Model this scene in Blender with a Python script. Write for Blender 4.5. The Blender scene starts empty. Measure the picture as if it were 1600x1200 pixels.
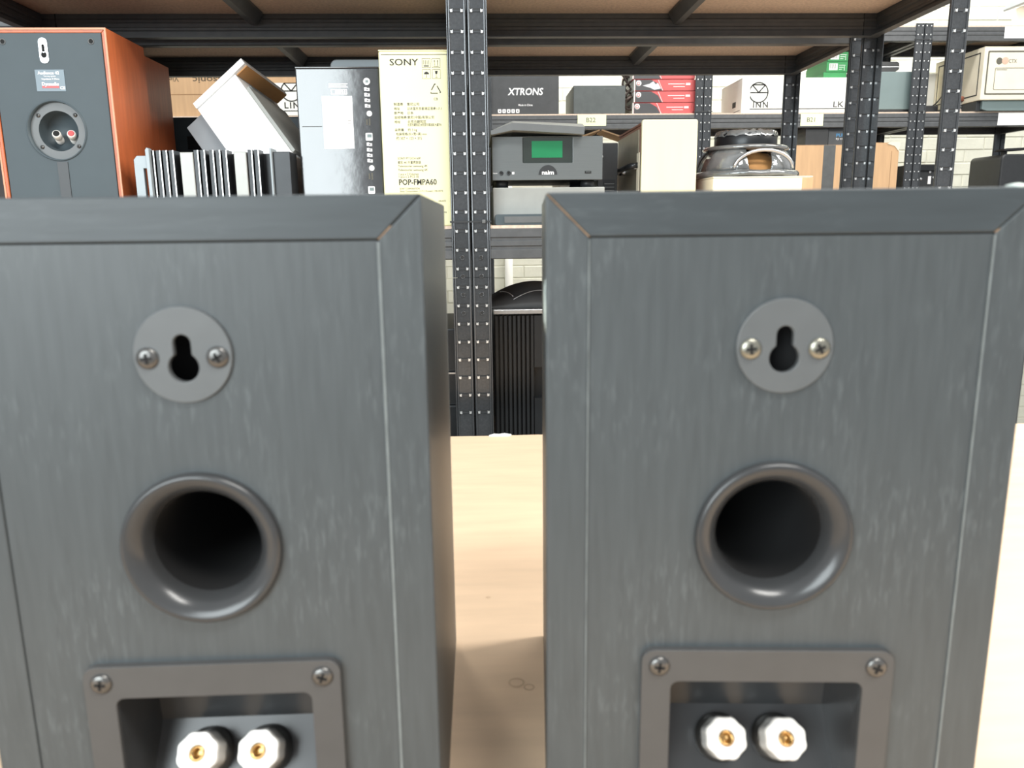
import bpy, bmesh, math, random
from mathutils import Vector, Matrix
random.seed(7)
PI = math.pi
sc = bpy.context.scene
C = sc.collection

# ------------------------------------------------------------------ camera, world, light, exposure
PITCH, ROLL, YAW, HCAM = .2039, -.0116, .0415, .3184
fw = Vector((math.sin(YAW)*math.cos(PITCH), math.cos(YAW)*math.cos(PITCH), -math.sin(PITCH)))
r0 = Vector((math.cos(YAW), -math.sin(YAW), 0)); u0 = r0.cross(fw)
rr = r0*math.cos(ROLL) + u0*math.sin(ROLL); uu = u0*math.cos(ROLL) - r0*math.sin(ROLL)
cd = bpy.data.cameras.new('camera'); cam = bpy.data.objects.new('camera', cd); C.objects.link(cam)
M3 = Matrix((rr, uu, -fw)).transposed()
cam.matrix_world = Matrix.Translation((0, 0, HCAM)) @ M3.to_4x4()
cd.sensor_fit = 'HORIZONTAL'; cd.sensor_width = 36; cd.lens = 36*1230/1600
cd.clip_start = .02
cd.dof.use_dof = True; cd.dof.focus_distance = 1.6; cd.dof.aperture_fstop = 14
sc.camera = cam

w = bpy.data.worlds.new('world'); sc.world = w; w.use_nodes = True
bg = w.node_tree.nodes['Background']; bg.inputs[0].default_value = (.95, .97, 1.0, 1); bg.inputs[1].default_value = .70

def area(name, loc, target, sx, sy, power, col):
    l = bpy.data.lights.new(name, 'AREA'); l.shape = 'RECTANGLE'; l.size = sx; l.size_y = sy
    l.energy = power; l.color = col
    o = bpy.data.objects.new(name, l); C.objects.link(o); o.location = loc
    o.rotation_euler = (Vector(target) - Vector(loc)).to_track_quat('-Z', 'Y').to_euler()
    return o
area('window_daylight', (-1.98, -2.2, 1.15), (-1.98, 1.3, 1.15), 2.5, 1.9, 155, (.88, .97, 1.0))
area('ceiling_lamp_aisle', (2.0, .95, 1.75), (0, .75, 0), .5, 1.2, 68, (1, .97, .9))
area('ceiling_lamp_far', (-.75, 3.1, 4.6), (0, .6, 0), .5, .4, 42, (1, .96, .88))
area('added_fill_back_aisle', (1.3, 2.35, 2.5), (1.3, 3.4, .6), 2.6, .3, 62, (1, .98, .94))  # added fill, no known lamp; brightens the far racks and brick wall
area('added_fill_wall', (1.3, 3.66, 2.3), (1.3, 4.1, .4), 3.4, .1, 42, (1, .98, .94))  # added fill strip, no known lamp; lifts the wall behind the racks
area('ceiling_lamp_near', (.9, -.6, 2.3), (.3, 1.6, .4), 1.4, .5, 58, (1, .98, .93))

sc.view_settings.view_transform = 'Standard'; sc.view_settings.look = 'None'
sc.view_settings.gamma = 1; sc.view_settings.use_curve_mapping = False
sc.view_settings.exposure = 0.0

# ------------------------------------------------------------------ materials
def lin(c):
    return tuple((x/255/12.92 if x/255 <= .04045 else ((x/255+.055)/1.055)**2.4) for x in c) + (1,)
MATS = {}
def mat(name, col, rough=.5, metal=0.0, var=.12, scale=40, stretch=(1, 1, 1), bump=0.0, bscale=None, coat=0.0, spec=.5, trans=0, emis=None):
    if name in MATS: return MATS[name]
    m = bpy.data.materials.new(name); m.use_nodes = True; nt = m.node_tree
    b = nt.nodes['Principled BSDF']
    tc = nt.nodes.new('ShaderNodeTexCoord'); mp = nt.nodes.new('ShaderNodeMapping'); mp.inputs['Scale'].default_value = stretch
    nz = nt.nodes.new('ShaderNodeTexNoise'); nz.inputs['Scale'].default_value = scale; nz.inputs['Detail'].default_value = 6
    nt.links.new(tc.outputs['Object'], mp.inputs[0]); nt.links.new(mp.outputs[0], nz.inputs['Vector'])
    rp = nt.nodes.new('ShaderNodeValToRGB')
    L = lin(col); rp.color_ramp.elements[0].position = .3; rp.color_ramp.elements[1].position = .7
    rp.color_ramp.elements[0].color = tuple(x*(1-var) for x in L[:3]) + (1,)
    rp.color_ramp.elements[1].color = tuple(min(1, x*(1+var)) for x in L[:3]) + (1,)
    nt.links.new(nz.outputs['Fac'], rp.inputs[0]); nt.links.new(rp.outputs[0], b.inputs['Base Color'])
    b.inputs['Roughness'].default_value = rough; b.inputs['Metallic'].default_value = metal
    b.inputs['Coat Weight'].default_value = coat; b.inputs['Coat Roughness'].default_value = .08
    b.inputs['Specular IOR Level'].default_value = spec
    b.inputs['Transmission Weight'].default_value = trans
    if emis:
        b.inputs['Emission Color'].default_value = lin(col); b.inputs['Emission Strength'].default_value = emis
    if bump:
        bp = nt.nodes.new('ShaderNodeBump'); bp.inputs['Strength'].default_value = bump; bp.inputs['Distance'].default_value = .002
        n2 = nz
        if bscale:
            n2 = nt.nodes.new('ShaderNodeTexNoise'); n2.inputs['Scale'].default_value = bscale; n2.inputs['Detail'].default_value = 4
            nt.links.new(mp.outputs[0], n2.inputs['Vector'])
        nt.links.new(n2.outputs['Fac'], bp.inputs['Height']); nt.links.new(bp.outputs[0], b.inputs['Normal'])
    MATS[name] = m
    return m

vinyl_v = mat('black_ash_vinyl_vertical', (70, 75, 77), .42, 0, .10, 130, (2.2, 2.2, .2), .05)
vinyl_h = mat('black_ash_vinyl_horizontal', (60, 66, 69), .42, 0, .10, 70, (.25, 2.6, 2.6), .06)
seam_edge = mat('rubbed_vinyl_edge', (112, 118, 118), .5, 0, .25, 60)
scuff = mat('cardboard_scuff', (204, 177, 148), .8, 0, .1, 60)
def flecks(m, stretch, amt):  # grain pores; the light they catch is mixed into the base colour
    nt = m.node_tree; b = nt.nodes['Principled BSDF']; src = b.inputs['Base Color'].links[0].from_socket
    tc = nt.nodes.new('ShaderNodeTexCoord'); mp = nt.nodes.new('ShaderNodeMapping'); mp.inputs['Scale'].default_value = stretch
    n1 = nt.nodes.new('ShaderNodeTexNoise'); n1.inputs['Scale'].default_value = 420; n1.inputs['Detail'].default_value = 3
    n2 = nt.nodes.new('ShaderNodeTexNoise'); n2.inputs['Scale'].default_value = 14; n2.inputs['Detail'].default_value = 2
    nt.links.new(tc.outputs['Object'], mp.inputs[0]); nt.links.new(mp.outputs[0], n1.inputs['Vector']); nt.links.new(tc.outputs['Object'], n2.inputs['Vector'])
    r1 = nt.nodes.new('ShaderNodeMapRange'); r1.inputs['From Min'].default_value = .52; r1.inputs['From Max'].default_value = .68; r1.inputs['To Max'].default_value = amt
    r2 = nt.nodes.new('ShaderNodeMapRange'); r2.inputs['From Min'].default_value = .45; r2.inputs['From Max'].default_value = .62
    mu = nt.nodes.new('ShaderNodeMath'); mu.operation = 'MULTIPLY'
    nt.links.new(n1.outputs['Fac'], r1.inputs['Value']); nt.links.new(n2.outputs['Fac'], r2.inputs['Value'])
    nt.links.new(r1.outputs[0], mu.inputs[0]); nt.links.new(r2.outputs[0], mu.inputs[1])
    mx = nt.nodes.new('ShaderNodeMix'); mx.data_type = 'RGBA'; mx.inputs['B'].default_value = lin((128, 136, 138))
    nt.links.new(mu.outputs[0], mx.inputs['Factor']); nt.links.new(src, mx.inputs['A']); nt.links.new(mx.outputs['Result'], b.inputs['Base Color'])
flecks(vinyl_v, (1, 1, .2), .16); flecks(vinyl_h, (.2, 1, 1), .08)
raw_edge = mat('worn_wood_edge', (150, 122, 95), .6, 0, .3, 120)
satin_black = mat('satin_black_plastic', (58, 59, 60), .24, 0, .06, 60)
matt_grey = mat('dark_grey_plastic', (92, 95, 96), .42, 0, .05, 60)
plate_mat = mat('terminal_plate_plastic', (74, 74, 74), .4, 0, .05, 60)
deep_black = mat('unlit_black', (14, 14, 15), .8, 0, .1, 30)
screw_dark = mat('blackened_screw', (105, 104, 102), .3, .8, .1, 90)
screw_brass = mat('dull_brass_screw', (150, 148, 136), .3, .85, .1, 90)
clear_cap = mat('frosted_clear_plastic', (235, 232, 226), .18, 0, .05, 60, coat=.5)
gold = mat('gold_plating', (196, 158, 104), .25, 1, .1, 60)
silver = mat('silver_metal', (200, 202, 204), .28, .9, .04, 80)
card_table = mat('cardboard_sheet', (224, 196, 166), .75, 0, .06, 9, (1, 6, 1), .05, 60)
table_wood = mat('table_wood', (150, 120, 88), .6, 0, .15, 12, (1, 8, 1))
carton = mat('brown_cardboard', (196, 160, 122), .8, 0, .07, 14, (6, 6, .6))
carton_dk = mat('darker_cardboard', (150, 118, 84), .8, 0, .07, 14)
carton_wh = mat('white_carton', (240, 240, 232), .6, 0, .03, 20)
carton_cream = mat('cream_carton', (226, 218, 196), .7, 0, .06, 18)
chip = mat('chipboard', (206, 186, 168), .85, 0, .16, 180)
rack_paint = mat('rack_black_paint', (66, 69, 72), .2, .35, .15, 300, spec=1)
rack_beam = mat('rack_beam_paint', (80, 82, 84), .42, .1, .12, 60)
tab_catchlight = mat('painted_catchlight', (238, 240, 240), .25, .7, .05, 80)  # catchlights on the punched tabs, painted as a bright colour
slot_dark = mat('slot_shadow_paint', (26, 27, 28), .6, 0, .05, 60)
brick_paint = mat('painted_brick', (226, 226, 210), .75, 0, .05, 22, bump=.3, bscale=120)
mortar = mat('painted_mortar', (214, 213, 197), .85, 0, .06, 40)
floor_m = mat('concrete_floor', (120, 116, 108), .8, 0, .15, 6)
cherry = mat('cherry_veneer', (176, 92, 52), .38, 0, .14, 18, (5, 5, .5))
cherry_edge = mat('cherry_edge', (206, 148, 116), .5, 0, .06, 30)
blue_plate = mat('rating_plate_print', (108, 124, 134), .4, 0, .04, 30)
back_grey = mat('speaker_back_paint', (70, 80, 85), .5, 0, .03, 30, spec=.3)
ink = mat('dark_ink', (52, 52, 50), .7, 0, .05, 60)
ink_grey = mat('grey_ink', (92, 90, 80), .7, 0, .05, 60)
ink_white = mat('white_ink', (245, 245, 245), .6, 0, .02, 60)
ink_blue = mat('blue_ink', (70, 140, 190), .6, 0, .05, 60)
black_metal = mat('black_anodised', (40, 42, 44), .32, .4, .08, 60)
black_paint = mat('black_case_paint', (46, 48, 50), .4, .1, .08, 60)
fin_edge = mat('fin_bright_edge', (214, 216, 216), .3, .6, .04, 60)
white_case = mat('white_case_paint', (244, 245, 245), .35, 0, .02, 30)
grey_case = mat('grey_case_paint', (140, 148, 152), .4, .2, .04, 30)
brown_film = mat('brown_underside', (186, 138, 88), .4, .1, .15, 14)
gloss_print = mat('gloss_black_print', (44, 46, 48), .1, 0, .12, 30, bump=.1, bscale=40, coat=1, spec=.6)
paper_cream = mat('pale_yellow_carton', (240, 236, 190), .35, 0, .025, 12)
paper_label = mat('yellow_paper', (232, 238, 196), .6, 0, .03, 30)
paper_white = mat('white_paper', (248, 248, 246), .6, 0, .02, 30)
dev_grey = mat('brushed_grey_fascia', (98, 103, 104), .38, .25, .04, 200, (.2, 1, 6))
dev_light = mat('light_grey_fascia', (158, 160, 156), .4, .2, .04, 60)
glass_dk = mat('dark_display_glass', (40, 48, 44), .06, 0, .05, 30, coat=.6)
lcd = mat('green_display', (30, 118, 76), .2, 0, .08, 8, emis=.12)
khaki = mat('khaki_metal_panel', (150, 144, 126), .4, .5, .12, 16)
redwood = mat('red_brown_wood', (122, 72, 54), .5, 0, .15, 20)
pale_wood = mat('pale_veneer', (226, 220, 184), .3, 0, .035, 12, (6, 6, .5))
red_print = mat('red_print', (196, 84, 84), .45, 0, .06, 18)
grey_print = mat('charcoal_print', (72, 73, 75), .3, 0, .06, 18)
green_print = mat('green_print', (52, 150, 84), .5, 0, .06, 18)
blue_grey = mat('blue_grey_case', (112, 128, 128), .45, 0, .04, 18)
wrap = mat('cling_film', (120, 122, 122), .1, .35, .4, 26, bump=.9, bscale=60, coat=1)
cable_m = mat('brown_cable', (78, 66, 60), .5, 0, .2, 60)
black_soft = mat('black_fabric', (40, 40, 41), .6, 0, .12, 60, bump=.3)
vinyl_chip = mat('torn_vinyl_white', (206, 216, 208), .6, 0, .15, 120)

# ------------------------------------------------------------------ geometry helpers
def nb(): return bmesh.new()
def bx(bm, x0, x1, y0, y1, z0, z1, mi=0):
    v = [bm.verts.new(p) for p in ((x0,y0,z0),(x1,y0,z0),(x1,y1,z0),(x0,y1,z0),(x0,y0,z1),(x1,y0,z1),(x1,y1,z1),(x0,y1,z1))]
    for f in ((0,3,2,1),(4,5,6,7),(0,1,5,4),(1,2,6,5),(2,3,7,6),(3,0,4,7)):
        bm.faces.new([v[i] for i in f]).material_index = mi
    return bm
def prism(bm, poly, a0, a1, axis='y', mi=0):
    """poly in the two other axes (in x,y,z order), extruded along axis from a0 to a1"""
    def P(p, a):
        return {'y': (p[0], a, p[1]), 'z': (p[0], p[1], a), 'x': (a, p[0], p[1])}[axis]
    A = [bm.verts.new(P(p, a0)) for p in poly]; B = [bm.verts.new(P(p, a1)) for p in poly]
    n = len(poly)
    bm.faces.new(A).material_index = mi; bm.faces.new(B[::-1]).material_index = mi
    for i in range(n):
        bm.faces.new((A[i], B[i], B[(i+1) % n], A[(i+1) % n])).material_index = mi
    return bm
def lathe(bm, prof, c=(0,0,0), axis='y', n=40, mi=0, cap0=False, cap1=False, sy=1.0):
    rings = []
    for r, a in prof:
        ring = []
        for k in range(n):
            t = 2*PI*k/n; p, q = r*math.cos(t), r*math.sin(t)*sy
            co = {'y': (p, a, q), 'z': (p, q, a), 'x': (a, p, q)}[axis]
            ring.append(bm.verts.new((co[0]+c[0], co[1]+c[1], co[2]+c[2])))
        rings.append(ring)
    for A, B in zip(rings, rings[1:]):
        for k in range(n):
            f = bm.faces.new((A[k], A[(k+1) % n], B[(k+1) % n], B[k])); f.material_index = mi; f.smooth = True
    if cap0: bm.faces.new(rings[0][::-1]).material_index = mi
    if cap1: bm.faces.new(rings[-1]).material_index = mi
    return bm
def tube(bm, pts, r, n=8, mi=0):
    pts = [Vector(p) for p in pts]; rings = []
    for i, p in enumerate(pts):
        d = (pts[min(i+1, len(pts)-1)] - pts[max(i-1, 0)]).normalized()
        a = d.orthogonal().normalized() if i == 0 else (prev - d*prev.dot(d)).normalized()
        prev = a; b = d.cross(a)
        rings.append([bm.verts.new(p + (a*math.cos(2*PI*k/n) + b*math.sin(2*PI*k/n))*r) for k in range(n)])
    for A, B in zip(rings, rings[1:]):
        for k in range(n):
            f = bm.faces.new((A[k], A[(k+1) % n], B[(k+1) % n], B[k])); f.smooth = True; f.material_index = mi
    bm.faces.new(rings[0][::-1]).material_index = mi; bm.faces.new(rings[-1]).material_index = mi
    return bm
def circ(cx, cz, r, n=32, a0=0, a1=2*PI):
    return [(cx + r*math.cos(a0+(a1-a0)*k/n), cz + r*math.sin(a0+(a1-a0)*k/n)) for k in range(n)]
def rrect(x0, x1, z0, z1, r, n=5):
    out = []
    for cx, cz, a in ((x1-r, z0+r, -PI/2), (x1-r, z1-r, 0), (x0+r, z1-r, PI/2), (x0+r, z0+r, PI)):
        out += [(cx + r*math.cos(a+PI/2*k/n), cz + r*math.sin(a+PI/2*k/n)) for k in range(n+1)]
    return out
def plate(bm, outer, holes, y0, y1, mi=0):
    """flat plate in the x-z plane with holes, from y0 (front) to y1"""
    E = []
    for loop in [outer] + holes:
        vs = [bm.verts.new((p[0], y0, p[1])) for p in loop]
        E += [bm.edges.new((vs[i], vs[(i+1) % len(vs)])) for i in range(len(vs))]
    r = bmesh.ops.triangle_fill(bm, use_beauty=True, use_dissolve=False, edges=E)
    fs = [g for g in r['geom'] if isinstance(g, bmesh.types.BMFace)]
    for f in fs: f.material_index = mi
    ex = bmesh.ops.extrude_face_region(bm, geom=fs)
    bmesh.ops.translate(bm, vec=(0, y1-y0, 0), verts=[g for g in ex['geom'] if isinstance(g, bmesh.types.BMVert)])
    for f in bm.faces: f.material_index = f.material_index
    bmesh.ops.recalc_face_normals(bm, faces=bm.faces)
    return bm
def obj(name, bm, mats, parent=None, bevel=0.0, seg=2, smooth=False, solid=0.0):
    if isinstance(bm, bmesh.types.BMesh):
        if not solid: bmesh.ops.recalc_face_normals(bm, faces=bm.faces)
        me = bpy.data.meshes.new(name); bm.to_mesh(me); bm.free()
        for m in (mats if isinstance(mats, (list, tuple)) else [mats]): me.materials.append(m)
        if smooth:
            for p in me.polygons: p.use_smooth = True
    else: me = bm
    o = bpy.data.objects.new(name, me); C.objects.link(o)
    if parent is not None: o.parent = parent
    if solid:
        s = o.modifiers.new('thickness', 'SOLIDIFY'); s.thickness = solid; s.offset = 0
    if bevel:
        b = o.modifiers.new('bevel', 'BEVEL'); b.width = bevel; b.segments = seg; b.limit_method = 'ANGLE'; b.angle_limit = .6
    return o
def thing(name, label, cat, loc=(0,0,0), rotz=0, group=None):
    o = bpy.data.objects.new(name, None); C.objects.link(o); o.empty_display_size = .02
    o.location = loc; o.rotation_euler = (0, 0, rotz); o['label'] = label; o['category'] = cat
    if group: o['group'] = group
    return o
def tag(o, label, cat, group=None):
    o['label'] = label; o['category'] = cat
    if group: o['group'] = group
    return o
def struct(name, bm, m):
    o = obj(name, bm, m); o['kind'] = 'structure'; return o
def copy_tree(o, parent=None):
    c = o.copy(); C.objects.link(c); c.parent = parent
    for ch in list(o.children): copy_tree(ch, c)
    return c
def text(s, parent, m, x, z, y, h, width=None, align='CENTER', rot=0, name='lettering', yrot=0, bold=0, spacing=1.0, shear=0):
    """flat print standing in the x-z plane, facing -y; h = font size"""
    cu = bpy.data.curves.new('lettering', 'FONT'); cu.body = s; cu.size = h; cu.align_x = align; cu.align_y = 'CENTER'
    cu.resolution_u = 2; cu.offset = bold or h*.008; cu.extrude = .00012; cu.space_character = spacing; cu.shear = shear
    t = bpy.data.objects.new('tmp', cu); C.objects.link(t)
    dg = bpy.context.evaluated_depsgraph_get()
    me = bpy.data.meshes.new_from_object(t.evaluated_get(dg)); bpy.data.objects.remove(t); bpy.data.curves.remove(cu)
    me.materials.clear(); me.materials.append(m)
    if width:
        xs = [v.co.x for v in me.vertices]
        if xs:
            k = width/max(1e-6, max(xs)-min(xs))
            for v in me.vertices: v.co.x *= k
    me.transform(Matrix.Rotation(rot, 4, 'Z'))
    me.transform(Matrix.Rotation(PI/2, 4, 'X'))
    if yrot: me.transform(Matrix.Rotation(yrot, 4, 'Z'))
    o = bpy.data.objects.new(name, me); C.objects.link(o); o.parent = parent; o.location = (x, y, z)
    return o

# ------------------------------------------------------------------ the room
FLOOR = -.87
struct('floor', bx(nb(), -4.5, 5, -3, 4, FLOOR-.05, FLOOR), floor_m)
wall = struct('wall_back', bx(nb(), -4.5, 5, 4.0, 4.12, FLOOR, 2.6), mortar)
bw, bh = .193, .0605
def brick_mesh():
    b = bx(nb(), -bw/2+.0022, bw/2-.0022, -.003, .03, -bh/2+.0022, bh/2-.0022)
    bmesh.ops.bevel(b, geom=[e for e in b.edges], offset=.0025, segments=1, affect='EDGES')
    me = bpy.data.meshes.new('brick'); b.to_mesh(me); b.free(); me.materials.append(brick_paint); return me
brick_me = brick_mesh()
SEEN = ((2.05, 3.35, .3, .68), (.5, 1.45, .74, .98), (.05, .45, -.02, .22), (2.05, 3.2, 1.1, 1.42), (-1.6, -1.35, .3, .4))
rest = nb()
row = 0; z = FLOOR + bh/2
while z < 2.58:
    x = -4.4 + (bw/2 if row % 2 else 0)
    while x < 4.95:
        cx = x
        if any(a <= cx <= b and c <= z <= d for a, b, c, d in SEEN):
            o = obj('brick', brick_me, None, wall); o.location = (cx, 4.0 + random.uniform(-.0015, .0015), z)
        else:
            bx(rest, cx-bw/2+.003, cx+bw/2-.003, 3.997+random.uniform(-.0015, .0015), 4.01, z-bh/2+.003, z+bh/2-.003)
        x += bw
    z += bh; row += 1
o = obj('brickwork', rest, brick_paint, wall); o['kind'] = 'stuff'

# wall pipe seen under the shelf
p = thing('white_pipe', 'white vertical pipe on the painted brick wall under the near shelf', 'pipe', (.155, 3.95, FLOOR))
obj('pipe', lathe(nb(), [(.02, 0), (.02, 1.5)], axis='z', n=20, cap0=True, cap1=True), carton_wh, p, smooth=False)
for zz in (.5, 1.2): obj('bracket', bx(nb(), -.028, .028, -.006, .042, zz, zz+.02), carton_wh, p, .003)

# ------------------------------------------------------------------ shelving racks
PW = .0305                                     # post face width
def post_section(z0, z1):
    rib = lambda c, r: [(c-r*math.cos(PI*k/6), .0018-r*math.sin(PI*k/6)*1.0) for k in range(7)]
    prof = [(0, .030), (0, .0030)] + rib(.0022, .0021) + rib(.0262, .0016) + [(.0280, .0024)] + rib(PW-.0012, .0012) + [(PW, .006)]
    b = nb()
    A = [b.verts.new((p[0], p[1], z0)) for p in prof]; B = [b.verts.new((p[0], p[1], z1)) for p in prof]
    for i in range(len(prof)-1):
        b.faces.new((A[i], A[i+1], B[i+1], B[i]))
    return b
def slot_mesh():
    b = nb()
    bx(b, -.0064, .0064, -.0003, .001, .0006, .0026, 0)
    bx(b, -.0060, .0060, -.0006, .001, -.0020, .0006, 2)
    for s in (-1, 1):
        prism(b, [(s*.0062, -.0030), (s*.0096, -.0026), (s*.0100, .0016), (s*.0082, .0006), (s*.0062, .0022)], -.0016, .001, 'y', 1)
        bx(b, s*.0080-.0020, s*.0080+.0020, -.0003, .001, .0022, .0034, 0)
    bmesh.ops.recalc_face_normals(b, faces=b.faces)
    me = bpy.data.meshes.new('slot'); b.to_mesh(me); b.free()
    me.materials.append(slot_dark); me.materials.append(tab_catchlight); me.materials.append(rack_paint); return me
slot_me = slot_mesh()
def hole_mesh():
    b = lathe(nb(), [(.0030, -.0003), (.0030, -.0008), (.0038, -.0006), (.0040, .001)], n=14, cap0=True, mi=0)
    for f in b.faces:
        if len(f.verts) > 4: f.material_index = 1
    me = bpy.data.meshes.new('bolt_hole'); b.to_mesh(me); b.free(); me.materials.append(rack_paint); me.materials.append(slot_dark); return me
hole_me = hole_mesh()
SECT = {}
def beam_mesh(L):
    key = round(L, 3)
    if key in SECT: return SECT[key]
    prof = [(.012, .0), (.002, 0), (0, -.001), (0, -.012), (.002, -.014), (.002, -.018), (0, -.020), (0, -.026), (.002, -.028), (.002, -.032), (0, -.034), (0, -.046), (.002, -.047), (.018, -.047)]
    b = nb()
    A = [b.verts.new((0, p[0], p[1])) for p in prof]; B = [b.verts.new((L, p[0], p[1])) for p in prof]
    for i in range(len(prof)-1): b.faces.new((A[i], A[i+1], B[i+1], B[i]))
    me = bpy.data.meshes.new('beam'); b.to_mesh(me); b.free(); me.materials.append(rack_beam); SECT[key] = me
    return me
def sheet(name, me, parent, th=.0012, off=1):
    o = obj(name, me, None, parent); s = o.modifiers.new('thickness', 'SOLIDIFY'); s.thickness = th; s.offset = off; return o
JOINT, TOP, PITCHZ = .229, 1.008, .0302
low_me = bpy.data.meshes.new('post_lower'); b_ = post_section(0, JOINT-FLOOR-.0008); b_.to_mesh(low_me); b_.free(); low_me.materials.append(rack_paint)
up_me = bpy.data.meshes.new('post_upper'); b_ = post_section(0, TOP-JOINT-.0008); b_.to_mesh(up_me); b_.free(); up_me.materials.append(rack_paint)
for me_ in (low_me, up_me):
    pass
def rack(label, X0, X1, Y0, Y1, levels, slots):
    """slots: dict corner ('fl','fr','bl','br') -> (zmin,zmax) where punched slots can be seen"""
    t = thing('shelving_rack', label, 'shelving', (X0, Y0, FLOOR), 0, 'black steel shelving racks')
    Wd, Dp = X1-X0, Y1-Y0
    for k in ('fl', 'fr', 'bl', 'br'):
        sx = 1 if k[1] == 'l' else -1; sy = 1 if k[0] == 'f' else -1
        px = 0 if sx > 0 else Wd; py = 0 if sy > 0 else Dp
        for nm, me, z0, z1 in (('lower_post', low_me, FLOOR, JOINT), ('upper_post', up_me, JOINT, TOP)):
            o = sheet(nm, me, t, .0012, -1); o.location = (px, py, z0-FLOOR); o.scale = (sx, sy, 1)
            if k in slots:
                a, b = slots[k]; zz = .2135
                n = math.floor((a-zz)/PITCHZ)
                while zz + n*PITCHZ < b:
                    q = zz + n*PITCHZ; n += 1
                    if q < a or not (z0+.006 < q < z1-.004): continue
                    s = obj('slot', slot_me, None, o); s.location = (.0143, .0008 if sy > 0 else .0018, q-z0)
                    if abs(q-JOINT) < .075 and a < .2:
                        h = obj('bolt_hole', hole_me, None, o); h.location = (.0143, .0008 if sy > 0 else .0018, q-z0-.013)
    for lv in levels:
        zz = lv-.006-FLOOR
        f = sheet('front_beam', beam_mesh(Wd-.004), t); f.location = (.002, .0035, zz)
        f = sheet('rear_beam', beam_mesh(Wd-.004), t); f.location = (Wd-.002, Dp-.0035, zz); f.rotation_euler[2] = PI
        f = sheet('side_beam', beam_mesh(Dp-.008), t); f.location = (.0035, Dp-.004, zz); f.rotation_euler[2] = -PI/2
        f = sheet('side_beam', beam_mesh(Dp-.008), t); f.location = (Wd-.0035, .004, zz); f.rotation_euler[2] = PI/2
        obj('shelf_board', bx(nb(), .006, Wd-.006, .006, Dp-.006, zz-.004, zz+.006), chip, t)
        br = nb(); prism(br, [(Wd/2-.017, zz-.004), (Wd/2+.017, zz-.004), (Wd/2+.017, zz-.009), (Wd/2+.006, zz-.026), (Wd/2-.006, zz-.026), (Wd/2-.017, zz-.009)], .016, Dp-.016, 'y')
        obj('cross_brace', br, rack_beam, t)
    return t
LN = (-.47, -.08, .312, .712, 1.001)
LV = (-.47, -.08, .312, .70, 1.0)
rack('black shelving rack on the rear row at the far left edge', -1.70, -.803, 1.645, 1.995, LN, {})
rack('near black shelving rack left of the double upright, wooden speakers on it', -.80, -.0105, 1.30, 1.60, LN, {'fr': (0, .70)})
rack('near black shelving rack right of the double upright, grey player on it', -.0085, .783, 1.30, 1.60, LN, {'fl': (0, .70), 'fr': (.3, .70), 'br': (.33, .68)})
rack('black shelving rack standing back to back behind the wooden speakers', -.80, -.0105, 1.645, 1.995, LN, {})
rack('black shelving rack standing back to back behind the grey player', -.0085, .783, 1.645, 1.995, LN, {'fr': (.33, .68), 'br': (.33, .68)})
rack('far rack along the brick wall holding the brown upside-down carton', -1.59, -.442, 3.0, 3.30, LV, {})
rack('far rack along the brick wall behind the tall cream carton', -.440, .030, 3.0, 3.30, LV, {})
rack('far rack along the brick wall holding the red box stack', .032, .838, 3.0, 3.30, LV, {'fr': (.4, 1.0)})
rack('far rack along the brick wall holding the long white carton', .840, 1.643, 3.0, 3.30, LV, {'fl': (.4, 1.0), 'fr': (.4, 1.0)})
rack('far rack at the right end with the framed cream carton', 1.646, 2.17, 3.0, 3.30, LV, {'fl': (.4, 1.0)})
# cable ties round the double uprights
def tie(label, x0, x1, y, z):
    t = thing('cable_tie', label, 'cable tie', ((x0+x1)/2, y, z))
    w_ = (x1-x0)/2
    b = nb(); prism(b, rrect(-w_, w_, -.003, .034, .003, 3), -.0014, .0014, 'z'); prism(b, rrect(-w_+.001, w_-.001, -.002, .033, .003, 3), -.0014, .0014, 'z')
    b.free()
    b = nb(); bx(b, -w_, w_, -.0026, -.0014, -.0014, .0014); bx(b, -w_, -w_+.001, -.0014, .033, -.0014, .0014); bx(b, w_-.001, w_, -.0014, .033, -.0014, .0014); bx(b, -w_, w_, .033, .034, -.0014, .0014)
    obj('strap', b, black_paint, t)
    b = nb(); bx(b, .018, .0235, -.0065, -.0024, -.0028, .0028); obj('lock_head', b, matt_grey, t, .0008)
tie('black cable tie round the near double upright', -.0430, .0240, 1.30, .3185)
tie('black cable tie round the double upright beside the red boxes', .805, .873, 3.0, .705)
tie('black cable tie round the double upright beside the blue-grey case, at shelf height', 1.611, 1.678, 3.0, .700)
tie('black cable tie near the top of the double upright beside the framed carton', 1.611, 1.678, 3.0, .951)

# ------------------------------------------------------------------ table with cardboard sheet
t = thing('work_table', 'low wooden work table under the cardboard sheet', 'table', (.05, .55, FLOOR))
H0 = -.004-FLOOR
obj('table_top', bx(nb(), -1.0, 1.1, -.62, .60, H0-.03, H0), table_wood, t, .003)
for sx in (-.94, 1.04):
    for sy in (-.56, .54): obj('leg', bx(nb(), sx-.03, sx+.03, sy-.03, sy+.03, 0, H0-.03), table_wood, t, .003)
edge = [(-.92, -.05), (1.12, -.05), (1.12, 1.152)]
xx = 1.06
while xx > -.9:
    edge.append((xx, 1.1555 + random.uniform(-.0016, .0016))); xx -= random.uniform(.012, .03)
edge.append((-.92, 1.154))
t = thing('cardboard_sheet', 'pale brown cardboard sheet covering the table under the two black speakers', 'cardboard', (0, 0, -.004))
obj('sheet', prism(nb(), edge, 0, .004, 'z'), card_table, t)
b = nb(); prism(b, [(.012, 1.150), (.020, 1.158), (.028, 1.1565), (.036, 1.160), (.046, 1.153), (.040, 1.148)], .004, .0062, 'z'); obj('torn_paper', b, paper_white, t)
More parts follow.
